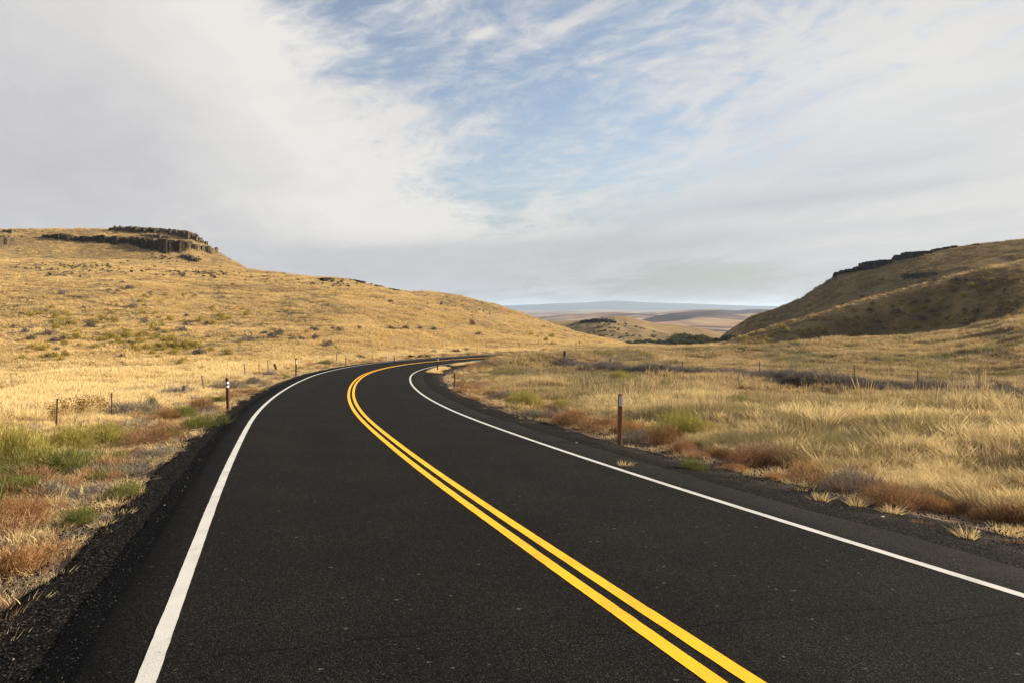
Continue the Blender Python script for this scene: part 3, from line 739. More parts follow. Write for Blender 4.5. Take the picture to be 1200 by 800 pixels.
q = rng.integers(int(98 / 0.5), int(140 / 0.5), 1500); q = q[q < len(cl)]; o_ = 4.75 + np.abs(rng.normal(0, 0.28, len(q))); p_ = cl[q] + norm[q] * o_[:, None]
kq = fbm(p_[:, 0], p_[:, 1], 2.2, 2, 255) > -0.15; p_ = p_[kq]
scatter('verge_grass', P_EDGE, p_[:, 0], p_[:, 1], height(p_[:, 0], p_[:, 1]) + 0.04, 0.7 + 0.9 * rng.random(len(p_)), tilt=0.1)
x, y = verge_pts(500, 1, 4.9, 6.4); k = fbm(x, y, 1.2, 2, 252) > 0.1; x, y = x[k], y[k]
scatter('verge_litter', P_LOW, x, y, height(x, y) + 0.03, 0.3 + 0.6 * rng.random(len(x)))

# loose stones on the gravel
def stone(name, mat, s=1.0, seed=0, ax=(1, 1, 0.7)):
    import bmesh
    bm = bmesh.new(); bmesh.ops.create_icosphere(bm, subdivisions=1, radius=0.5)
    for v in bm.verts:
        v.co *= (0.75 + 0.5 * random.random()) * s; v.co.x *= ax[0]; v.co.y *= ax[1]; v.co.z *= ax[2]
    me = bpy.data.meshes.new(name); bm.to_mesh(me); bm.free(); me.materials.append(mat); return me
def rock_mat(name, stops, sc, bumpd, lichen=None):
    m, t, b = material(name, 1.0, 0.08)
    tcn = t.pos(); oi = t.new('ShaderNodeObjectInfo').outputs['Random']
    f = t.math('ADD', t.noise(tcn, sc, 7, 0.7), t.math('MULTIPLY', t.math('SUBTRACT', oi, 0.5), 0.5))
    c = t.ramp(f, [(0.25, stops[0]), (0.5, stops[1]), (0.8, stops[2])])
    if lichen: c = t.mix(t.remap(t.noise(tcn, sc * 1.7, 6, 0.7), 0.55, 0.66), c, lichen)
    t.link(c, b.inputs['Base Color'])
    t.link(t.bump(t.noise(tcn, sc * 3, 8, 0.75), 0.9, bumpd), b.inputs['Normal']); return m
M_CHIP = rock_mat('dark_stone_chips', [(0.003, 0.003, 0.003), (0.009, 0.0084, 0.0078), (0.034, 0.031, 0.027)], 3.0, 0.004)
M_CHIP2 = rock_mat('pale_stone_chips', [(0.03, 0.027, 0.024), (0.085, 0.076, 0.064), (0.20, 0.18, 0.15)], 3.0, 0.004)
P_CHIP = [stone('chip_%d' % i, M_CHIP) for i in range(5)]; P_CHIP2 = [stone('pale_chip_%d' % i, M_CHIP2) for i in range(3)]
for side, a, b, n in ((-1, 4.15, 5.5, 26000), (1, 4.4, 6.7, 34000)):
    i = (60 + (rng.random(n) ** 1.7) * 100).astype(int); o = a + (b - a) * rng.random(n)
    p = cl[i] + norm[i] * (side * o)[:, None] + tang[i] * (rng.random(n) - 0.5)[:, None] * 0.5
    x, y = p[:, 0], p[:, 1]
    zz_ = np.where(o < 4.4, base_z(x, y), height(x, y) + 0.05)
    zz_ = np.where((o >= 4.4) & (o < 4.75), base_z(x, y) - 0.03, zz_)
    scatter('gravel', P_CHIP, x, y, zz_, 0.008 + 0.024 * rng.random(n) ** 2.5, tilt=1.0)
    k = rng.random(n) < (0.14 if side > 0 else 0.02)
    scatter('gravel', P_CHIP2, x[k], y[k], zz_[k], 0.010 + 0.022 * rng.random(k.sum()) ** 3, tilt=1.0)

# ------------------------------------------------------------------ individual bushes
def proto_bush(kind):
    if kind == 'russet':   f = bush_mesh('foliage', M_RUST, 4000, 0.5, 0.56, 0.08, 0.006, 0.8)
    if kind == 'orange':   f = bush_mesh('foliage', M_ORANGE, 4000, 0.5, 0.54, 0.08, 0.006, 0.8)
    if kind == 'green':    f = bush_mesh('foliage', M_GREEN, 4200, 0.5, 0.58, 0.09, 0.006, 0.8, upright=0.7)
    if kind == 'yellow':   f = bush_mesh('foliage', M_YGREEN, 5200, 0.5, 0.72, 0.10, 0.0055, 0.9, upright=0.9)
    if kind == 'grey':     f = bush_mesh('foliage', M_GREY, 2600, 0.5, 0.48, 0.12, 0.005, 0.9)
    if kind == 'dark':     f = bush_mesh('foliage', M_DKGREEN, 2200, 0.5, 0.85, 0.12, 0.022, 0.7)
    s = stem_mesh('stems', M_STEM, 34, 0.5, 0.5, 0.014)
    return f, s
PROTO = {}
def bush(kind, px, py, wpx, label, hk=1.0, group=None, cat='bush', var=0, name=None):
    key = (kind, var)
    if key not in PROTO: PROTO[key] = proto_bush(kind)
    f, s = PROTO[key]
    x, y, z = at(px, py)
    w = wpx * y / FPX * 1.15; hk = hk * 1.15
    nm = name or {'russet': 'russet_bush', 'orange': 'orange_bush', 'green': 'green_bush', 'yellow': 'rabbitbrush', 'grey': 'tumbleweed', 'dark': 'dark_shrub'}[kind]
    e = empty(nm, (x, y, z - 0.02), random.random() * 6.28); e.scale = (w, w, w * hk)
    tag(e, label, cat, group)
    obj('foliage', f, None, e); obj('stems', s, None, e)
    return e
BUSHES = [
    # left verge, from the near corner outwards
    ('orange', 12, 668, 62, 'orange-red low bush at the lower left corner beside the black gravel', 0.8),
    ('orange', 52, 652, 46, 'low orange-brown bush hugging the gravel right of the corner bush', 0.55),
    ('green', 92, 614, 40, 'small lone green bush standing at the gravel edge in the near left corner', 0.8),
    ('orange', 40, 612, 62, 'wide pale orange bush behind the small lone green bush', 0.9),
    ('grey', 105, 580, 50, 'flat grey dead weed between the orange bush and the gravel, near left', 0.45),
    ('orange', 82, 572, 34, 'small bright orange bush below the big dark green bush', 0.85),
    ('green', 145, 583, 36, 'round green-yellow bush at the gravel edge beside grey litter', 0.75),
    ('green', 78, 556, 66, 'broad dark green bush in the middle of the near left verge', 0.85),
    ('yellow', 92, 527, 54, 'pale yellow-green brush rising behind the broad dark green bush', 0.75),
    ('yellow', 14, 545, 70, 'tall leafy yellow-green brush at the left picture edge', 1.0),
    ('green', 22, 582, 50, 'soft grey-green bush below the tall leafy brush at the edge', 0.8),
    ('grey', 152, 556, 44, 'grey wispy tumbleweed in front of the middle left russet bushes', 0.55),
    ('green', 138, 543, 26, 'small green bush just above the grey wispy tumbleweed', 0.9),
    ('yellow', 126, 520, 30, 'upright yellow-green shoot cluster left of the russet mound', 1.2),
    ('russet', 176, 520, 46, 'russet-brown mound halfway along the left verge', 0.8),
    ('grey', 180, 536, 40, 'grey mound right below the russet-brown mound', 0.6),
    ('russet', 160, 534, 24, 'small red-brown bush between two grey weeds', 0.8),
    ('green', 200, 512, 34, 'yellowish green cushion right of the russet-brown mound', 0.6),
    ('orange', 192, 492, 30, 'tan-orange bush behind the yellowish cushion', 0.8),
    ('green', 230, 502, 42, 'dense green bush nearest the tall left marker post', 0.65),
    ('green', 214, 490, 30, 'dark olive bush touching the dense green bush by the post', 0.8),
    ('russet', 238, 482, 32, 'brownish red bush above the dense green one by the post', 0.8),
    ('green', 178, 480, 13, 'narrow upright green weed standing in pale grass', 1.9),
    ('green', 258, 472, 18, 'small green bush directly behind the tall left marker post', 0.9),
    ('russet', 288, 462, 26, 'red-orange patch of weed beyond the tall left marker post', 0.45),
    ('grey', 296, 450, 22, 'grey tumbleweed beside a leaning fence post, left side', 0.8),
    ('grey', 312, 441, 18, 'bluish grey tumbleweed just short of the leaning black stub', 0.8),
    ('grey', 150, 486, 46, 'pale grey brush standing in straw behind a short fence post', 0.7),
    ('grey', 200, 464, 36, 'pale grey brush left of the weathered stump', 0.7),
    ('grey', 272, 456, 30, 'pale grey brush right of the tall left marker post', 0.7),
    # along the far left road edge
    ('green', 380, 428, 16, 'olive shrub on the road edge between two far left marker posts', 0.6),
    ('green', 420, 420, 14, 'olive shrub right of the far dark post by the outer curve', 0.6),
    ('dark', 482, 419, 7, 'dark shrub above the outer curve, left one of three', 0.6),
    ('dark', 491, 419, 6, 'dark shrub above the outer curve, middle one of three', 0.6),
    ('dark', 500, 418.5, 6, 'dark shrub above the outer curve, right one of three', 0.6),
    ('dark', 507, 414, 6, 'dark round shrub higher up behind the outer curve', 0.7),
    ('dark', 534, 413, 8, 'dark shrub on the slope foot where the road disappears', 0.6),
    ('dark', 547, 411.5, 7, 'rightmost dark shrub on the slope foot beyond the curve', 0.6),
    # right verge
    ('orange', 559, 468, 16, 'salmon pink low weed on the inside of the bend', 0.6),
    ('russet', 578, 463, 16, 'red-brown weed in shade behind the salmon pink one', 0.7),
    ('orange', 538, 459, 16, 'tan weed at the foot of the short white-tipped marker', 0.5),
    ('yellow', 618, 478, 34, 'bright yellow-green brush right of the inner bend', 0.85),
    ('yellow', 660, 482, 26, 'second bright yellow-green brush, left of the white-capped post', 0.8),
    ('grey', 592, 466, 30, 'grey shaded weeds left of the bright yellow-green brush', 0.6),
    ('grey', 640, 490, 34, 'grey-brown shaded weed at the gravel edge below green brush', 0.7),
    ('russet', 668, 498, 40, 'dark russet bush left of the white-capped post', 0.7),
    ('russet', 700, 504, 40, 'russet bush just left of the white-capped post', 0.75),
    ('orange', 738, 508, 26, 'orange-brown bush against the right of the white-capped post', 0.9),
    ('grey', 752, 518, 36, 'pale grey bush between two russet ones beside the post', 0.9),
    ('russet', 776, 522, 36, 'dark orange leaning bush, second right of the post', 1.0),
    ('yellow', 800, 512, 52, 'yellow flowered brush behind the dark orange leaning bush', 0.75),
    ('russet', 800, 531, 34, 'reddish bush with a pale top, third right of the post', 0.8),
    ('green', 812, 552, 30, 'olive tuft standing alone on the right gravel', 0.75),
    ('russet', 842, 536, 34, 'dark red weed between the reddish bush and the broad russet one', 0.6),
    ('russet', 884, 546, 56, 'broad russet bush with dark base, right verge centre', 0.75),
    ('orange', 866, 552, 24, 'salmon small bush in front of the broad russet bush', 0.7),
    ('orange', 915, 562, 30, 'sandy orange bush right of the broad russet bush', 0.6),
    ('grey', 905, 542, 50, 'grey bush standing behind the sandy orange bush', 0.8),
    ('grey', 1010, 575, 70, 'large dark grey bush overhanging the right gravel edge', 0.75),
    ('russet', 1042, 592, 66, 'wide rust-brown bush right of the large dark grey bush', 0.65),
    ('orange', 1075, 594, 44, 'orange bush at the gravel edge under drooping straw', 0.7),
    ('orange', 1110, 600, 34, 'brown-orange bush near the lone tuft on the gravel', 0.8),
    ('russet', 1150, 606, 50, 'russet low bush to the right of the lone gravel tuft', 0.6),
    ('russet', 1192, 612, 56, 'deep red bush at the right picture edge', 0.75),
    ('green', 1185, 585, 30, 'small green weed above the deep red bush', 0.9),
    ('green', 960, 494, 56, 'dark green brush in the field below the wire fence', 0.75),
    ('green', 780, 458, 26, 'green brush in the field left of the field centre', 0.7),
    ('yellow', 726, 448, 26, 'yellow-green brush behind the white-capped post', 0.8),
    ('green', 858, 476, 34, 'faint green brush in the middle of the straw field', 0.6),
    ('yellow', 1065, 517, 14, 'two small yellow-green sprigs in the straw on the right', 1.1),
]
for i, b in enumerate(BUSHES): bush(b[0], b[1], b[2], b[3], b[4], b[5], var=i % 2)

# individual grass tufts on the gravel
P_GT = [tuft('gravel_tuft_%d' % i, M_STRAW, 70, 0.22, 0.07, 1.0, 0.006, 3) for i in range(2)]
P_GR = [tuft('gravel_tuft_rust_%d' % i, M_RUST, 80, 0.12, 0.09, 1.3, 0.006, 3) for i in range(1)]
for px, py, w, me, lab in ((1134, 634, 1.25, P_GT[0], 'pale straw tuft standing alone on the right gravel near the picture edge'),
                           (1046, 605, 1.2, P_GT[1], 'straw tuft on the gravel below the wide rust-brown bush'),
                           (1003, 596, 1.1, P_GT[1], 'flattened tan tuft on the gravel below the dark grey bush'),
                           (1081, 618, 1.1, P_GR[0], 'rusty small weed on the gravel between two straw tufts'),
                           (1188, 640, 1.0, P_GR[0], 'rusty small weed on the gravel at the right picture edge'),
                           (962, 590, 1.3, P_GT[0], 'pale tan tuft at the gravel edge left of the tan flattened one'),
                           (732, 550, 1.2, P_GT[0], 'thin straw tuft on gravel right below the white-capped post')):
    x, y, z = at(px, py)
    tag(obj('grass_tuft', me, None, None, (x, y, z + 0.04), (0, 0, random.random() * 6), (w, w, w)), lab, 'grass tuft')

# tall weeds with brown seed heads on the left
def seed_weed(px, py, hpx, label, nst=14):
    x, y, z = at(px, py); h = hpx * y / FPX
    e = tag(empty('seed_head_weed', (x, y, z - 0.02), random.random() * 6), label, 'weed')
    n = nst; a = rng.random(n) * 6.28; tl = 0.1 + 0.35 * rng.random(n)
    d = unit(np.stack([np.cos(a) * tl, np.sin(a) * tl, np.ones(n)], 1)); L = h * (0.7 + 0.35 * rng.random(n)); b0 = np.zeros((n, 3))
    bend = d * np.array([0.3, 0.3, 0]) * L[:, None]
    obj('stalks', plant_mesh('stalks', [blades(b0, d, L, np.full(n, 0.012), bend, 3)], M_SEED), None, e)
    k = 26; f = 0.6 + 0.4 * rng.random((n, k)); j = np.repeat(np.arange(n), k); f = f.ravel()
    p = d[j] * (L[j] * f)[:, None] + bend[j] * (f * f)[:, None] + rng.normal(0, 0.022 + 0.03 * h, (n * k, 3))
    dd = unit(rng.normal(size=(n * k, 3)))
    hd_ = obj('seed_heads', plant_mesh('seed_heads', [blades(p, dd, np.full(n * k, 0.055), np.full(n * k, 0.03), np.zeros((n * k, 3)), 2)], M_SEED), None, e); hd_['kind'] = 'stuff'
seed_weed(68, 502, 36, 'tall brown seed-head weed beside the pale-tipped short fence post')
seed_weed(86, 498, 38, 'tall brown seed-head weed, second from the pale-tipped post')
seed_weed(102, 494, 34, 'tall brown seed-head weed with the widest spread of tops', 20)
seed_weed(118, 488, 26, 'shorter brown seed-head weed at the right end of the clump')

# rabbitbrush dotted over the hillsides
HB = [bush_mesh('hill_brush_%d' % i, M_HBRUSH, 520, 0.5, 0.95, 0.14, 0.035, 0.5, upright=0.8, spread=0.24) for i in range(4)]
HG = [bush_mesh('hill_sage_%d' % i, M_BANK, 420, 0.5, 0.80, 0.16, 0.035, 0.5, spread=0.26) for i in range(3)]
HD = [bush_mesh('far_shrub_%d' % i, M_DKGREEN, 620, 0.5, 0.75, 0.13, 0.07, 0.7, shoots=0) for i in range(3)]
def dots(meshes, cl_, size, name, label, group, cat):
    """cl_: clusters (column, row, spread x, spread y, count, where)"""
    for cx_, cy_, sx, sy, n, where in cl_:
        for _ in range(n):
            px, py = cx_ + random.gauss(0, sx), cy_ + random.gauss(0, sy)
            if not (2 < px < 1198): continue
            x, y, z = at(px, py, ymin=60)
            if y > 290: continue
            s = (size[0] + (size[1] - size[0]) * random.random() ** 1.5)
            o = obj(name, random.choice(meshes), None, None, (x, y, z - 0.05), (0, 0, random.random() * 6.28), (s, s, s * (0.7 + 0.3 * random.random())))
            tag(o, label + ' ' + where, cat, group + ' ' + where)
dots(HB, [(140, 400, 46, 10, 52, 'low on the left hill under the mesa'), (208, 408, 28, 8, 38, 'just above the straw band left of the road'),
          (70, 373, 40, 8, 30, 'halfway up the left hill near the picture edge'), (160, 373, 26, 6, 13, 'halfway up the left hill under the cliffs'), (258, 376, 9, 7, 9, 'in a small cluster right of the cliffs'),
          (60, 414, 32, 6, 10, 'at the foot of the left hill near the picture edge'), (340, 375, 50, 12, 12, 'on the hillside above the second marker post'),
          (640, 396, 22, 5, 16, 'on the toe of the left hill by the valley'), (240, 350, 90, 10, 10, 'sparsely high on the left hill')],
     (0.6, 1.35), 'rabbitbrush', 'yellow-green rabbitbrush dotted', 'rabbitbrush', 'bush')
dots(HG, [(150, 395, 90, 14, 40, 'low on the left hill'), (430, 385, 80, 14, 26, 'above the outer curve of the road'), (110, 345, 90, 10, 30, 'high on the left hill')],
     (0.6, 1.5), 'sagebrush', 'grey-brown sagebrush scattered', 'sagebrush', 'bush')
dots(HB, [(1090, 372, 60, 10, 18, 'on the dark right slope'), (960, 390, 36, 4, 14, 'at the foot of the dark right spur'), (1120, 345, 40, 10, 10, 'high on the dark right spur'), (885, 400, 12, 2.5, 8, 'at the tip of the right spur')],
     (0.6, 1.4), 'rabbitbrush', 'olive rabbitbrush dotted', 'olive rabbitbrush', 'bush')
dots(HG, [(1140, 330, 40, 8, 16, 'near the sunlit ridge of the right spur'), (1050, 365, 60, 12, 20, 'low on the dark right slope')],
     (0.7, 1.6), 'sagebrush', 'dull brown sagebrush scattered', 'dull sagebrush', 'bush')
# trees and shrubs in the gulch below the middle hill
def far_at(px, row, Yd): return ((px - 600) / FPX * Yd, Yd)
gl = [(random.uniform(788, 832), random.uniform(396, 403), random.uniform(2.4, 4.6), 'in the gulch below the middle hill') for k in range(34)] + \
     [(random.uniform(832, 856), random.uniform(398, 402), random.uniform(2.0, 4.0), 'in the gulch at the foot of the right hill') for k in range(12)] + \
     [(random.uniform(736, 788), random.uniform(399, 403), random.uniform(1.4, 2.6), 'along the lower left of the gulch') for k in range(18)]
for px, py, s, where in gl:
    x, y, z = at(px, py, ymin=200)
    o = obj('gulch_shrub', random.choice(HD), None, None, (x, y, z - 0.3), (0, 0, random.random() * 6), (s * 1.25, s * 1.25, s))
    tag(o, 'dark green shrub ' + where, 'shrub', 'shrubs ' + where)
for k in range(110):
    px = random.triangular(668, 775, 700); Yd = random.uniform(345, 400); x, y = far_at(px, 0, Yd); s = random.uniform(0.6, 1.5)
    tag(obj('hill_shrub', random.choice(HD), None, None, (x, y, gz(x, y) - 0.1), (0, 0, random.random() * 6), (s, s, s * 0.7)),
        'small dark shrub on the face of the middle hill', 'shrub', 'shrubs on the middle hill')

# ------------------------------------------------------------------ dead tumbleweeds banked along the right-hand fence
P_TW = [bush_mesh('banked_weed_%d' % i, M_BANK, 900, 0.5, 0.60, 0.16, 0.010, 0.9) for i in range(3)]
n = 900; i = rng.integers(0, len(fl), n); x = fl[i, 0] + rng.normal(0, 0.5, n); y = fl[i, 1] + rng.normal(0, 0.45, n) - 0.5
kk = fbm(x, y, 5.0, 2, 300) > -0.7; x, y = x[kk], y[kk]
scatter('banked_tumbleweeds', P_TW, x, y, height(x, y) + 0.08, (0.72 + 0.6 * rng.random(len(x))) * (0.8 + 0.35 * fbm(x, y, 3, 2, 301)), tilt=0.4)

# ------------------------------------------------------------------ posts
def wood_mat(name, a, b_):
    m, t, b = material(name, 0.9, 0.1)
    tcn = t.new('ShaderNodeTexCoord').outputs['Object']
    g = t.noise(t.scaled(tcn, 30, 30, 2.5), 1.0, 6, 0.7)
    c = t.mix(t.remap(g, 0.35, 0.65), a, b_)
    t.link(c, b.inputs['Base Color']); t.link(t.bump(g, 0.6, 0.01), b.inputs['Normal']); return m
def flat_mat(name, col, rough=0.5, var=0.25):
    m, t, b = material(name, rough, 0.4)
    n_ = t.noise(t.pos(), 14, 5, 0.65); t.link(t.mix(t.remap(n_, 0.35, 0.7), col, tuple(v * (1 - var) for v in col)), b.inputs['Base Color'])
    return m
M_POST = wood_mat('red_brown_post', (0.15, 0.06, 0.03), (0.24, 0.11, 0.055)); M_POSTD = wood_mat('dark_red_post', (0.05, 0.018, 0.014), (0.085, 0.032, 0.025))
M_OLD = wood_mat('weathered_wood', (0.09, 0.07, 0.05), (0.22, 0.17, 0.12)); M_BLK = wood_mat('charred_wood', (0.012, 0.010, 0.009), (0.04, 0.03, 0.025))
M_REF = flat_mat('white_reflector', (0.62, 0.61, 0.60), 0.45); M_BAND = flat_mat('black_band', (0.02, 0.018, 0.018), 0.5)
M_STEEL = flat_mat('rusty_steel', (0.09, 0.06, 0.045), 0.7); M_WIRE = flat_mat('fence_wire', (0.13, 0.11, 0.10), 0.6)
def box_me(name, sx, sy, z0, z1, bev=0.006, rough_top=0.0):
    import bmesh
    bm = bmesh.new(); bmesh.ops.create_cube(bm, size=1)
    for v in bm.verts:
        v.co.x *= sx; v.co.y *= sy; v.co.z = (z0 if v.co.z < 0 else z1 + (random.uniform(-1, 1) * rough_top))
    bmesh.ops.bevel(bm, geom=list(bm.edges), offset=bev, segments=1, affect='EDGES')
    me = bpy.data.meshes.new(name); bm.to_mesh(me); bm.free(); return me
def delineator(px, py, top, label, mat, style, lean=0.0, wk=1.0):
    x, y, z = at(px, py)
    d = abs(float(road_dist(np.array([x]), np.array([y]))[0]))
    h = (py - top) * y / FPX
    e = tag(empty('marker_post', (x, y, z), math.atan2(-x, y) * -1, 0, lean), label, 'post', 'roadside marker posts')
    w = 0.10 * wk; dp = 0.085
    if style == 'white_cap':
        obj('post', box_me('post', w, dp, -0.4, h, 0.008), mat, e)
        obj('reflector', box_me('reflector', w * 0.86, 0.008, h * 0.77, h * 0.965, 0.002), M_REF, e, (0, -dp / 2 - 0.005, 0))
    else:
        obj('post', box_me('post', w, dp, -0.4, h, 0.008), mat, e)
        for a, b_ in ((0.83, 0.90), (0.715, 0.785)):
            obj('reflector', box_me('reflector', w * 1.06, dp * 1.06, h * a, h * b_, 0.002), M_REF, e)
        if style == 'banded':
            obj('black_band', box_me('black_band', w * 1.10, dp * 1.10, h * 0.79, h * 0.82, 0.002), M_BAND, e)
            obj('cap', box_me('cap', w * 1.12, dp * 1.12, h - 0.02, h + 0.012, 0.004), M_BAND, e)
    return e
delineator(726, 522, 461, 'red-brown wooden marker post with a white reflector cap on the right verge', M_POST, 'white_cap', 0.015)
delineator(267.5, 481, 443, 'dark red marker post with two white bands on the left verge', M_POSTD, 'banded', -0.045)
delineator(347, 441, 419.5, 'dark red marker post with white bands, second along the left edge', M_POSTD, 'banded', 0, 0.9)
delineator(405.5, 429.5, 415, 'thin brown marker post on the outer curve, third along the left', M_POST, 'white_cap', 0, 0.8)
delineator(533, 453, 432, 'brown marker post with white tip on the inside of the bend', M_POST, 'white_cap')
delineator(512.5, 436, 418, 'dark slim marker post on the inside of the bend beyond the white-tipped one', M_POSTD, 'plain', 0.03)
delineator(530, 424, 419.5, 'short dark marker post far round the bend beside the yellow lines', M_POSTD, 'plain')
delineator(462, 424, 416, 'small dark marker post beyond the outer curve next to a pale one', M_POSTD, 'plain')
delineator(454, 424, 414.5, 'pale slender marker post beyond the outer curve', M_REF, 'plain', 0, 0.7)

def tee_me(h, w=0.045):
    """steel T-post: flange, web and studs"""
    import bmesh
    bm = bmesh.new()
    def bx(a, b_, c, d_, e_, f_):
        r_ = bmesh.ops.create_cube(bm, size=1)
        for v in r_['verts']:
            v.co.x = a if v.co.x < 0 else b_; v.co.y = c if v.co.y < 0 else d_; v.co.z = e_ if v.co.z < 0 else f_
    bx(-w / 2, w / 2, -0.004, 0.004, -0.4, h); bx(-0.004, 0.004, 0.005, w, -0.4, h)
    for k in range(int(h / 0.12)): bx(-0.006, 0.006, -0.016, -0.005, 0.15 + k * 0.12, 0.175 + k * 0.12)
    me = bpy.data.meshes.new('fence_post'); bm.to_mesh(me); bm.free(); return me
def log_me(name, r, h, seed=0, taper=0.9):
    n = 12; rows = 7; V = []
    for k in range(rows):
        zk = -0.4 + (h + 0.4) * k / (rows - 1)
        for j in range(n):
            a = 6.283 * j / n; rr = r * (1 + 0.12 * math.sin(3 * a + seed) + 0.05 * random.uniform(-1, 1)) * (1 - (1 - taper) * k / (rows - 1))
            V.append((rr * math.cos(a), rr * math.sin(a), zk + (random.uniform(-0.03, 0.03) if k == rows - 1 else 0)))
    V.append((0, 0, h + 0.01)); F = grid_faces(rows, n, True); b0 = (rows - 1) * n
    tr = np.array([(b0 + j, b0 + (j + 1) % n, rows * n) for j in range(n)])
    return mesh_np(name, V, [F, tr], False)
def wires(name, pts, heights, sag=0.03):
    """pts: list of (x,y,z) post feet"""
    V = []; F = []; o = 0
    for hz in heights:
        for (a, b_) in zip(pts[:-1], pts[1:]):
            m = 9
            for k in range(m):
                f = k / (m - 1); s = -4 * sag * f * (1 - f)
                c = [a[q] + (b_[q] - a[q]) * f for q in range(3)]; c[2] += hz + s
                for dx, dz in ((0, 0.006), (0.005, -0.003), (-0.005, -0.003)): V.append((c[0], c[1] + dx, c[2] + dz))
            for k in range(m - 1):
                for j in range(3):
                    p0 = o + k * 3 + j; p1 = o + k * 3 + (j + 1) % 3; F.append((p0, p1, p1 + 3, p0 + 3))
            o += m * 3
    return mesh_np(name, V, np.array(F), False)
def fence(pix, label, heights=(0.35, 0.65, 0.95), dark=False):
    """pix: (px, foot row, height m, lean, kind)"""
    feet = []
    for p in pix:
        x, y, z = at(p[0], p[1], ymin=10); feet.append((x, y, z))
    root = tag(empty('wire_fence', feet[0]), label, 'fence')
    for (x, y, z), p in zip(feet, pix):
        loc = (x - feet[0][0], y - feet[0][1], z - feet[0][2])
        if p[4] == 'tee': o = obj('fence_post', tee_me(p[2]), M_STEEL, root, loc, (0, p[3], 0.3))
        else: o = obj('wooden_post', log_me('wooden_post', 0.12 if p[4] == 'stout' else 0.05, p[2], taper=0.92), M_OLD if p[4] != 'stout' else M_BLK, root, loc, (0, p[3], 0))
    rel = [(a - feet[0][0], b_ - feet[0][1], c - feet[0][2]) for a, b_, c in feet]
    w = obj('wire', wires('wire', rel, heights), M_WIRE, root)
    return root
fence([(679, 409, 1.15, 0, 'tee'), (675, 412, 1.1, 0, 'wood'), (661, 424.5, 1.05, 0.06, 'stout'), (715, 434, 1.0, 0, 'tee'), (800, 439, 1.0, -0.03, 'tee'), (890, 445, 1.15, 0.0, 'tee'),
       (1002, 457, 1.3, -0.04, 'tee'), (1075, 464, 1.15, 0.03, 'tee'), (1148, 473, 1.42, -0.03, 'tee'), (1230, 482, 1.4, 0, 'tee')],
      'sagging wire fence with thin steel posts crossing the right-hand field')
fence([(66, 505, 1.0, 0.03, 'tee'), (131, 490, 0.95, 0.0, 'tee'), (240, 459, 0.95, -0.18, 'wood'), (288, 443, 1.1, -0.10, 'wood'), (303.5, 439.5, 1.0, 0, 'tee'), (315, 438, 1.15, -0.08, 'wood'),
       (394.5, 424, 0.9, 0, 'wood'), (436, 421.5, 1.0, 0, 'tee'), (559, 414.5, 1.1, 0, 'tee'), (570, 409.5, 1.1, 0, 'wood'), (608.5, 409, 0.9, 0, 'tee'), (631, 402, 1.3, 0, 'tee')],
      'low wire fence with leaning wooden posts along the straw on the left')
for px, py, h, r_, lean, lab, mt in ((216, 464, 0.0, 0.15, 0.12, 'short weathered wooden stump in grass left of the banded marker post', M_OLD),
                                     (324.5, 435, 0.0, 0.11, -0.30, 'leaning dark broken post in the straw before the second marker', M_BLK)):
    x, y, z = at(px, py, ymin=10); hh = (13 if h == 0 else h) * y / FPX if px < 300 else 9.5 * y / FPX
    tag(obj('wooden_stump', log_me('wooden_stump', r_, hh), mt, None, (x, y, z), (0.05, lean, 0)), lab, 'stump')

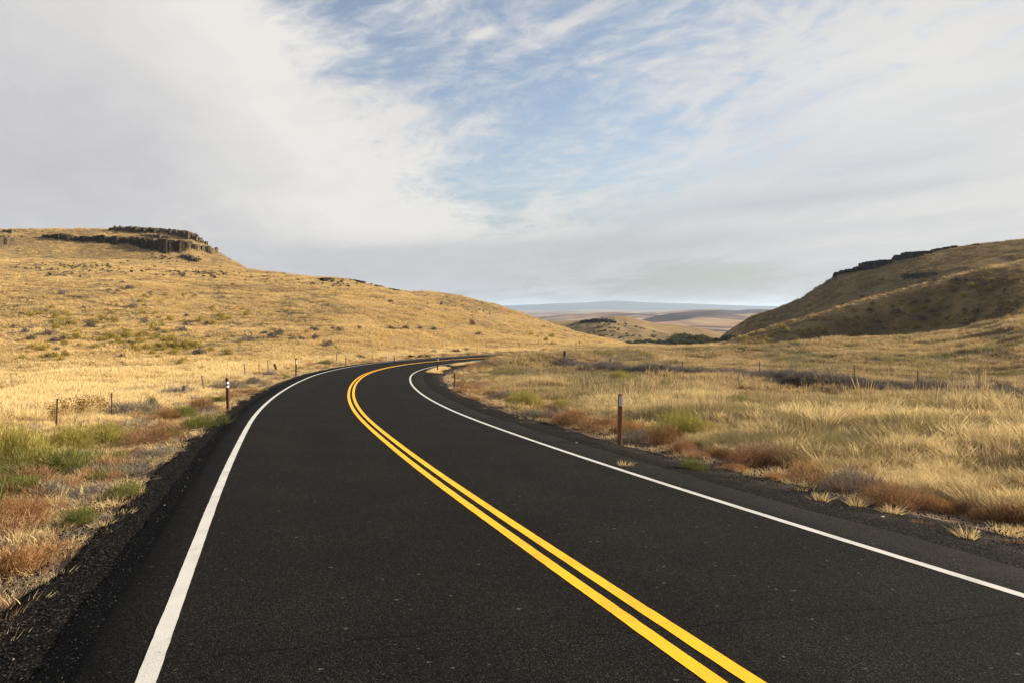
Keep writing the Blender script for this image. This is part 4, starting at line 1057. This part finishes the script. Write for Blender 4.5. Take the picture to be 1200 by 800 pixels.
# ------------------------------------------------------------------ basalt
M_BASALT = rock_mat('basalt', [(0.012, 0.009, 0.007), (0.055, 0.042, 0.028), (0.15, 0.115, 0.07)], 1.3, 0.4, (0.19, 0.155, 0.075))
M_BASALTD = rock_mat('dark_basalt', [(0.012, 0.010, 0.009), (0.03, 0.025, 0.022), (0.07, 0.055, 0.042)], 0.9, 0.25)
def outcrop(path, label, mat, cw=1.0, name='rock_outcrop', depth=2.2, jit=0.55):
    """path: (px, top row, foot row, distance) ; a wall of irregular five-sided columns with debris at its foot"""
    P = []
    for (px, tr, fr, Yd) in path:
        Ya = at(px, fr, ymin=110)[1]; Yd = Ya if abs(Ya - Yd) < 45 else Yd
        P.append(((px - 600) / FPX * Yd, Yd, rz(Yd, tr), rz(Yd, fr)))
    P = np.array(P); d = np.r_[0, np.cumsum(np.linalg.norm(np.diff(P[:, :2], axis=0), axis=1))]
    V = []; F5 = []; F4 = []; o = 0
    s = 0.0
    while s <= d[-1]:
        w = cw * random.choice((0.45, 0.7, 0.9, 1.3, 1.9)) * random.uniform(0.8, 1.2)
        for row in range(4):
            ss = s + row * w * 0.4
            x, y, zt, zf = [np.interp(ss, d, P[:, k]) for k in range(4)]
            y += row * depth * 0.7 + random.uniform(-jit, jit); H = zt - zf
            zt = zt - abs(random.gauss(0, 0.20)) * H - row * 0.05 * H * 0 ; zf = zf - 0.8 - random.random() * 0.4
            n = 6; a0 = random.random() * 6
            rad = [w * random.uniform(0.42, 0.92) for _ in range(n)]
            tx, ty = random.uniform(-0.16, 0.16) * H, random.uniform(0.0, 0.25) * H
            for lvl in range(4):
                zz = (zf, zf + (zt - zf) * random.uniform(0.35, 0.5), zf + (zt - zf) * random.uniform(0.65, 0.85), zt)[lvl]
                sh = (1.12, 1.0, 0.95, 0.78)[lvl]
                for j in range(n):
                    a = a0 + 6.283 * j / n
                    V.append((x + tx * lvl / 3 + rad[j] * sh * math.cos(a) * random.uniform(0.85, 1.15), y + ty * lvl / 3 + rad[j] * sh * math.sin(a) * max(1, depth * 0.5), zz + random.uniform(-0.05, 0.05) * H))
            V.append((x + tx, y + ty, zt + 0.04 * H))
            for lvl in range(3):
                for j in range(n): F4.append((o + lvl * n + j, o + lvl * n + (j + 1) % n, o + (lvl + 1) * n + (j + 1) % n, o + (lvl + 1) * n + j))
            for j in range(n): F5.append((o + 3 * n + j, o + 3 * n + (j + 1) % n, o + 4 * n))
            o += 4 * n + 1
        s += w * 0.95
    V = np.array(V); c0 = np.array([V[:, 0].mean(), V[:, 1].mean(), V[:, 2].min()])
    ob = obj(name, mesh_np(name, V - c0, [np.array(F4), np.array(F5)], False), mat, None, tuple(c0))
    return tag(ob, label, 'rock', None)
outcrop([(129, 268.5, 270.5, 252), (132, 264.5, 270.5, 252), (150, 265, 271, 252), (175, 266.5, 272, 250), (200, 268, 274, 248), (222, 271, 279, 245), (228, 275, 281, 243), (234, 281, 285, 242)],
        'highest basalt rim capping the left mesa against the sky', M_BASALT, 0.9)
outcrop([(55, 274.5, 278, 246), (75, 274, 281, 245), (85, 276, 282, 245), (110, 276.5, 283, 244)], 'low basalt ledge left of the mesa cap', M_BASALT, 0.9)
outcrop([(110, 276, 283, 244), (126, 276, 284, 243), (140, 277, 284, 243), (158, 277.5, 286, 242), (165, 278, 290, 241), (180, 279, 293, 240), (195, 280.5, 296, 239), (206, 282, 296, 238), (217, 282, 294, 238)],
        'tallest basalt cliff band of dark columns beneath the mesa cap', M_BASALT, 1.0)
outcrop([(222, 285.5, 292, 238), (233, 286, 293, 237), (238, 287, 295, 236.5), (245, 288.5, 297, 236)], 'blocky basalt end of the cliff band at its right tip', M_BASALT, 0.9)
outcrop([(212, 298, 301, 232), (222, 299, 304, 231), (230, 303, 308, 230)], 'small broken rocks sliding below the right end of the cliff', M_BASALT, 0.7)
outcrop([(-14, 276, 288, 235), (0, 274.5, 287, 235), (9, 277, 286, 235)], 'dark boulder outcrop cut by the left picture edge', M_BASALT, 1.0)
outcrop([(5, 268.5, 272, 247), (12, 268.5, 272, 247), (17, 271, 274, 247)], 'small dark rock on the skyline above the left edge outcrop', M_BASALT, 0.8)
outcrop([(165, 274, 276, 244), (180, 274.5, 277, 243.5), (200, 276, 280, 243)], 'thin rock step between the mesa cap and the cliff band', M_BASALT, 0.6)
outcrop([(376, 326, 329, 190), (382, 325.5, 329.5, 190), (390, 326, 328, 190), (405, 326.3, 328.3, 189), (415, 327.5, 329.5, 188), (425, 329.5, 331.5, 187)], 'ragged dark rocks on the skyline halfway down the left hill', M_BASALT, 0.45, depth=0.6)
outcrop([(440, 333.5, 336, 185), (448, 335, 337, 185)], 'pair of small skyline rocks below the ragged dark rocks', M_BASALT, 0.5, depth=1.0)
outcrop([(456, 337.5, 339.5, 184), (464, 339, 341.5, 183)], 'lowest small skyline rocks on the left hill shoulder', M_BASALT, 0.5, depth=1.0)
outcrop([(985, 319, 321.5, 246), (995, 315.5, 320.5, 244), (1005, 313.5, 318, 242), (1013, 311.5, 315.5, 241)], 'lowest of the dark rim rocks on the right hill', M_BASALTD, 0.9)
outcrop([(1016, 308, 315.5, 238), (1025, 305, 315, 237), (1035, 304, 311, 236), (1046, 303.5, 307.5, 235)], 'dark square rim rock left of the long one, right hill', M_BASALTD, 1.0)
outcrop([(1053, 302, 305.5, 233), (1058, 297, 303.5, 232), (1070, 294.5, 302.5, 230), (1092, 293, 297.5, 228)], 'longest black rim rock on the crest of the right hill', M_BASALTD, 1.0)
outcrop([(1098, 292, 295, 227), (1110, 289.5, 292.5, 226), (1121, 287.5, 290, 225)], 'thin black rim rock near the top of the right hill', M_BASALTD, 0.8)
outcrop([(1062, 322, 325, 200), (1072, 320, 326.5, 200), (1085, 319, 325, 200), (1098, 318.5, 321, 200)], 'dark rock ledge halfway down the right hill above the spur', M_BASALTD, 0.7, depth=1.2)
outcrop([(1142, 286.5, 288, 216), (1154, 286, 287.5, 215)], 'tiny dark rock on the right hill near its highest point', M_BASALTD, 0.6)
outcrop([(683, 375.5, 378, 385), (700, 373.5, 377, 385), (712, 374, 377.5, 385), (722, 376.5, 379, 385)], 'dark broken rocks along the top of the middle hill', M_BASALTD, 1.2)
# loose rocks strewn below the bench on the left hill
P_ROCK = [stone('loose_rock_%d' % i, M_BASALT, 1.0) for i in range(5)]
def strew(cx_, cy_, sx, sy, n, s0, s1):
    A = []
    for _ in range(n):
        px, py = cx_ + random.gauss(0, sx), cy_ + random.gauss(0, sy)
        if 0 < px < 1200 and 285 < py < 410: A.append(at(px, py, ymin=60))
    return A
A = strew(85, 313, 28, 2.2, 190, 0, 0) + strew(200, 303, 18, 2.5, 60, 0, 0) + strew(250, 320, 22, 1.2, 90, 0, 0) + strew(235, 321, 26, 2, 110, 0, 0) + strew(150, 318, 60, 6, 120, 0, 0) + strew(390, 331, 22, 3, 60, 0, 0) + strew(520, 352, 30, 6, 90, 0, 0) + strew(560, 362, 25, 5, 60, 0, 0) + strew(320, 325, 30, 3, 50, 0, 0)
A = np.array(A); scatter('loose_rocks', P_ROCK, A[:, 0], A[:, 1], A[:, 2] + 0.05, 0.22 + 0.75 * rng.random(len(A)) ** 2, tilt=0.6)

# pale litter on the black gravel, left
M_PAPER = flat_mat('pale_litter', (0.26, 0.24, 0.21), 0.8)
for px, py, s, lab in ((210, 524, 0.16, 'flat pale stone at the left gravel edge below the dense green bush'), (226, 507, 0.2, 'flat pale stone at the left gravel edge near the dense green bush'),
                       (329, 454.5, 0.2, 'pale stone on the black verge before the second left marker, upper'), (316, 461.5, 0.18, 'pale stone on the black verge before the second left marker, lower'),
                       (305, 476, 0.16, 'pale sliver lying beside the left white line'), (676, 522, 0.14, 'pale flake on the right gravel left of the white-capped post'),
                       (1146, 633, 0.10, 'pale stick-like stone right of the lone straw tuft'), (1034, 613, 0.09, 'pale flat stone on the right gravel below the straw tuft')):
    x, y, z = at(px, py)
    z = max(z + 0.05, float(base_z(np.array([x]), np.array([y]))[0]) - 0.01)
    o = obj('pale_stone', stone('pale_stone', M_PAPER, 1.0), None, None, (x, y, z), (0, 0, random.random() * 3), (s, s * 0.5, s * 0.22)); tag(o, lab, 'stone')

# ------------------------------------------------------------------ far mountains
def mountains():
    xs = np.array([-3000, -1200, -400, 0, 430, 860, 1290, 1600, 1940, 2370, 2800, 3300, 5000]) / 1.0
    pxs = np.array([300, 500, 560, 600, 640, 680, 722, 750, 782, 820, 860, 905, 1100]); rows = np.array([357, 358, 358.4, 357.6, 356, 354.6, 352.4, 353.9, 355.2, 356.4, 357.6, 359, 359.5])
    Yd = 9500.0; xw = np.linspace(-4500, 6000, 420); u = xw / Yd; r = np.interp(u, (pxs - 600) / FPX, rows)
    top = rz(Yd, r) + 6 * fbm(xw, xw * 0, 500, 5, 401)
    vs = np.linspace(-1, 1, 41); V = []
    for v in vs:
        f = max(0.0, 1 - abs(v)) ** 1.2; yy = Yd + v * 1500
        zz = -60 + (top + 60) * f + (8 * fbm(xw, xw * 0 + yy, 260, 4, 402)) * f * (1 if abs(v) > 0.04 else 0.2)
        V.append(np.stack([xw, np.full_like(xw, yy), zz], 1))
    me = mesh_np('mountains', np.concatenate(V), grid_faces(len(vs), len(xw))[:, ::-1], True)
    m, t, b = material('mountain', 1.0, 0.0)
    c = t.ramp(t.noise(t.pos(), 0.004, 6, 0.6), [(0.3, (0.03, 0.035, 0.05)), (0.7, (0.07, 0.07, 0.08))]); t.link(c, b.inputs['Base Color'])
    return tag(obj('mountains', me, m), kind='structure')
mountains()

# ------------------------------------------------------------------ haze
def haze():
    import bmesh
    bm = bmesh.new(); bmesh.ops.create_cube(bm, size=1)
    for v in bm.verts:
        v.co.x *= 64000; v.co.y = -30500 if v.co.y < 0 else 31500; v.co.z = -120 if v.co.z < 0 else 105
    me = bpy.data.meshes.new('haze'); bm.to_mesh(me); bm.free()
    m = bpy.data.materials.new('haze'); m.use_nodes = True; m.node_tree.nodes.clear(); t = NT(m.node_tree)
    v = t.new('ShaderNodeVolumePrincipled'); v.inputs['Color'].default_value = (0.62, 0.78, 1.0, 1)
    v.inputs['Density'].default_value = 0.000085; v.inputs['Anisotropy'].default_value = 0.2
    o = t.new('ShaderNodeOutputMaterial'); t.link(v.outputs[0], o.inputs['Volume'])
    return tag(obj('haze', me, m), kind='stuff')
import os
if not os.environ.get('NOHAZE'): haze()
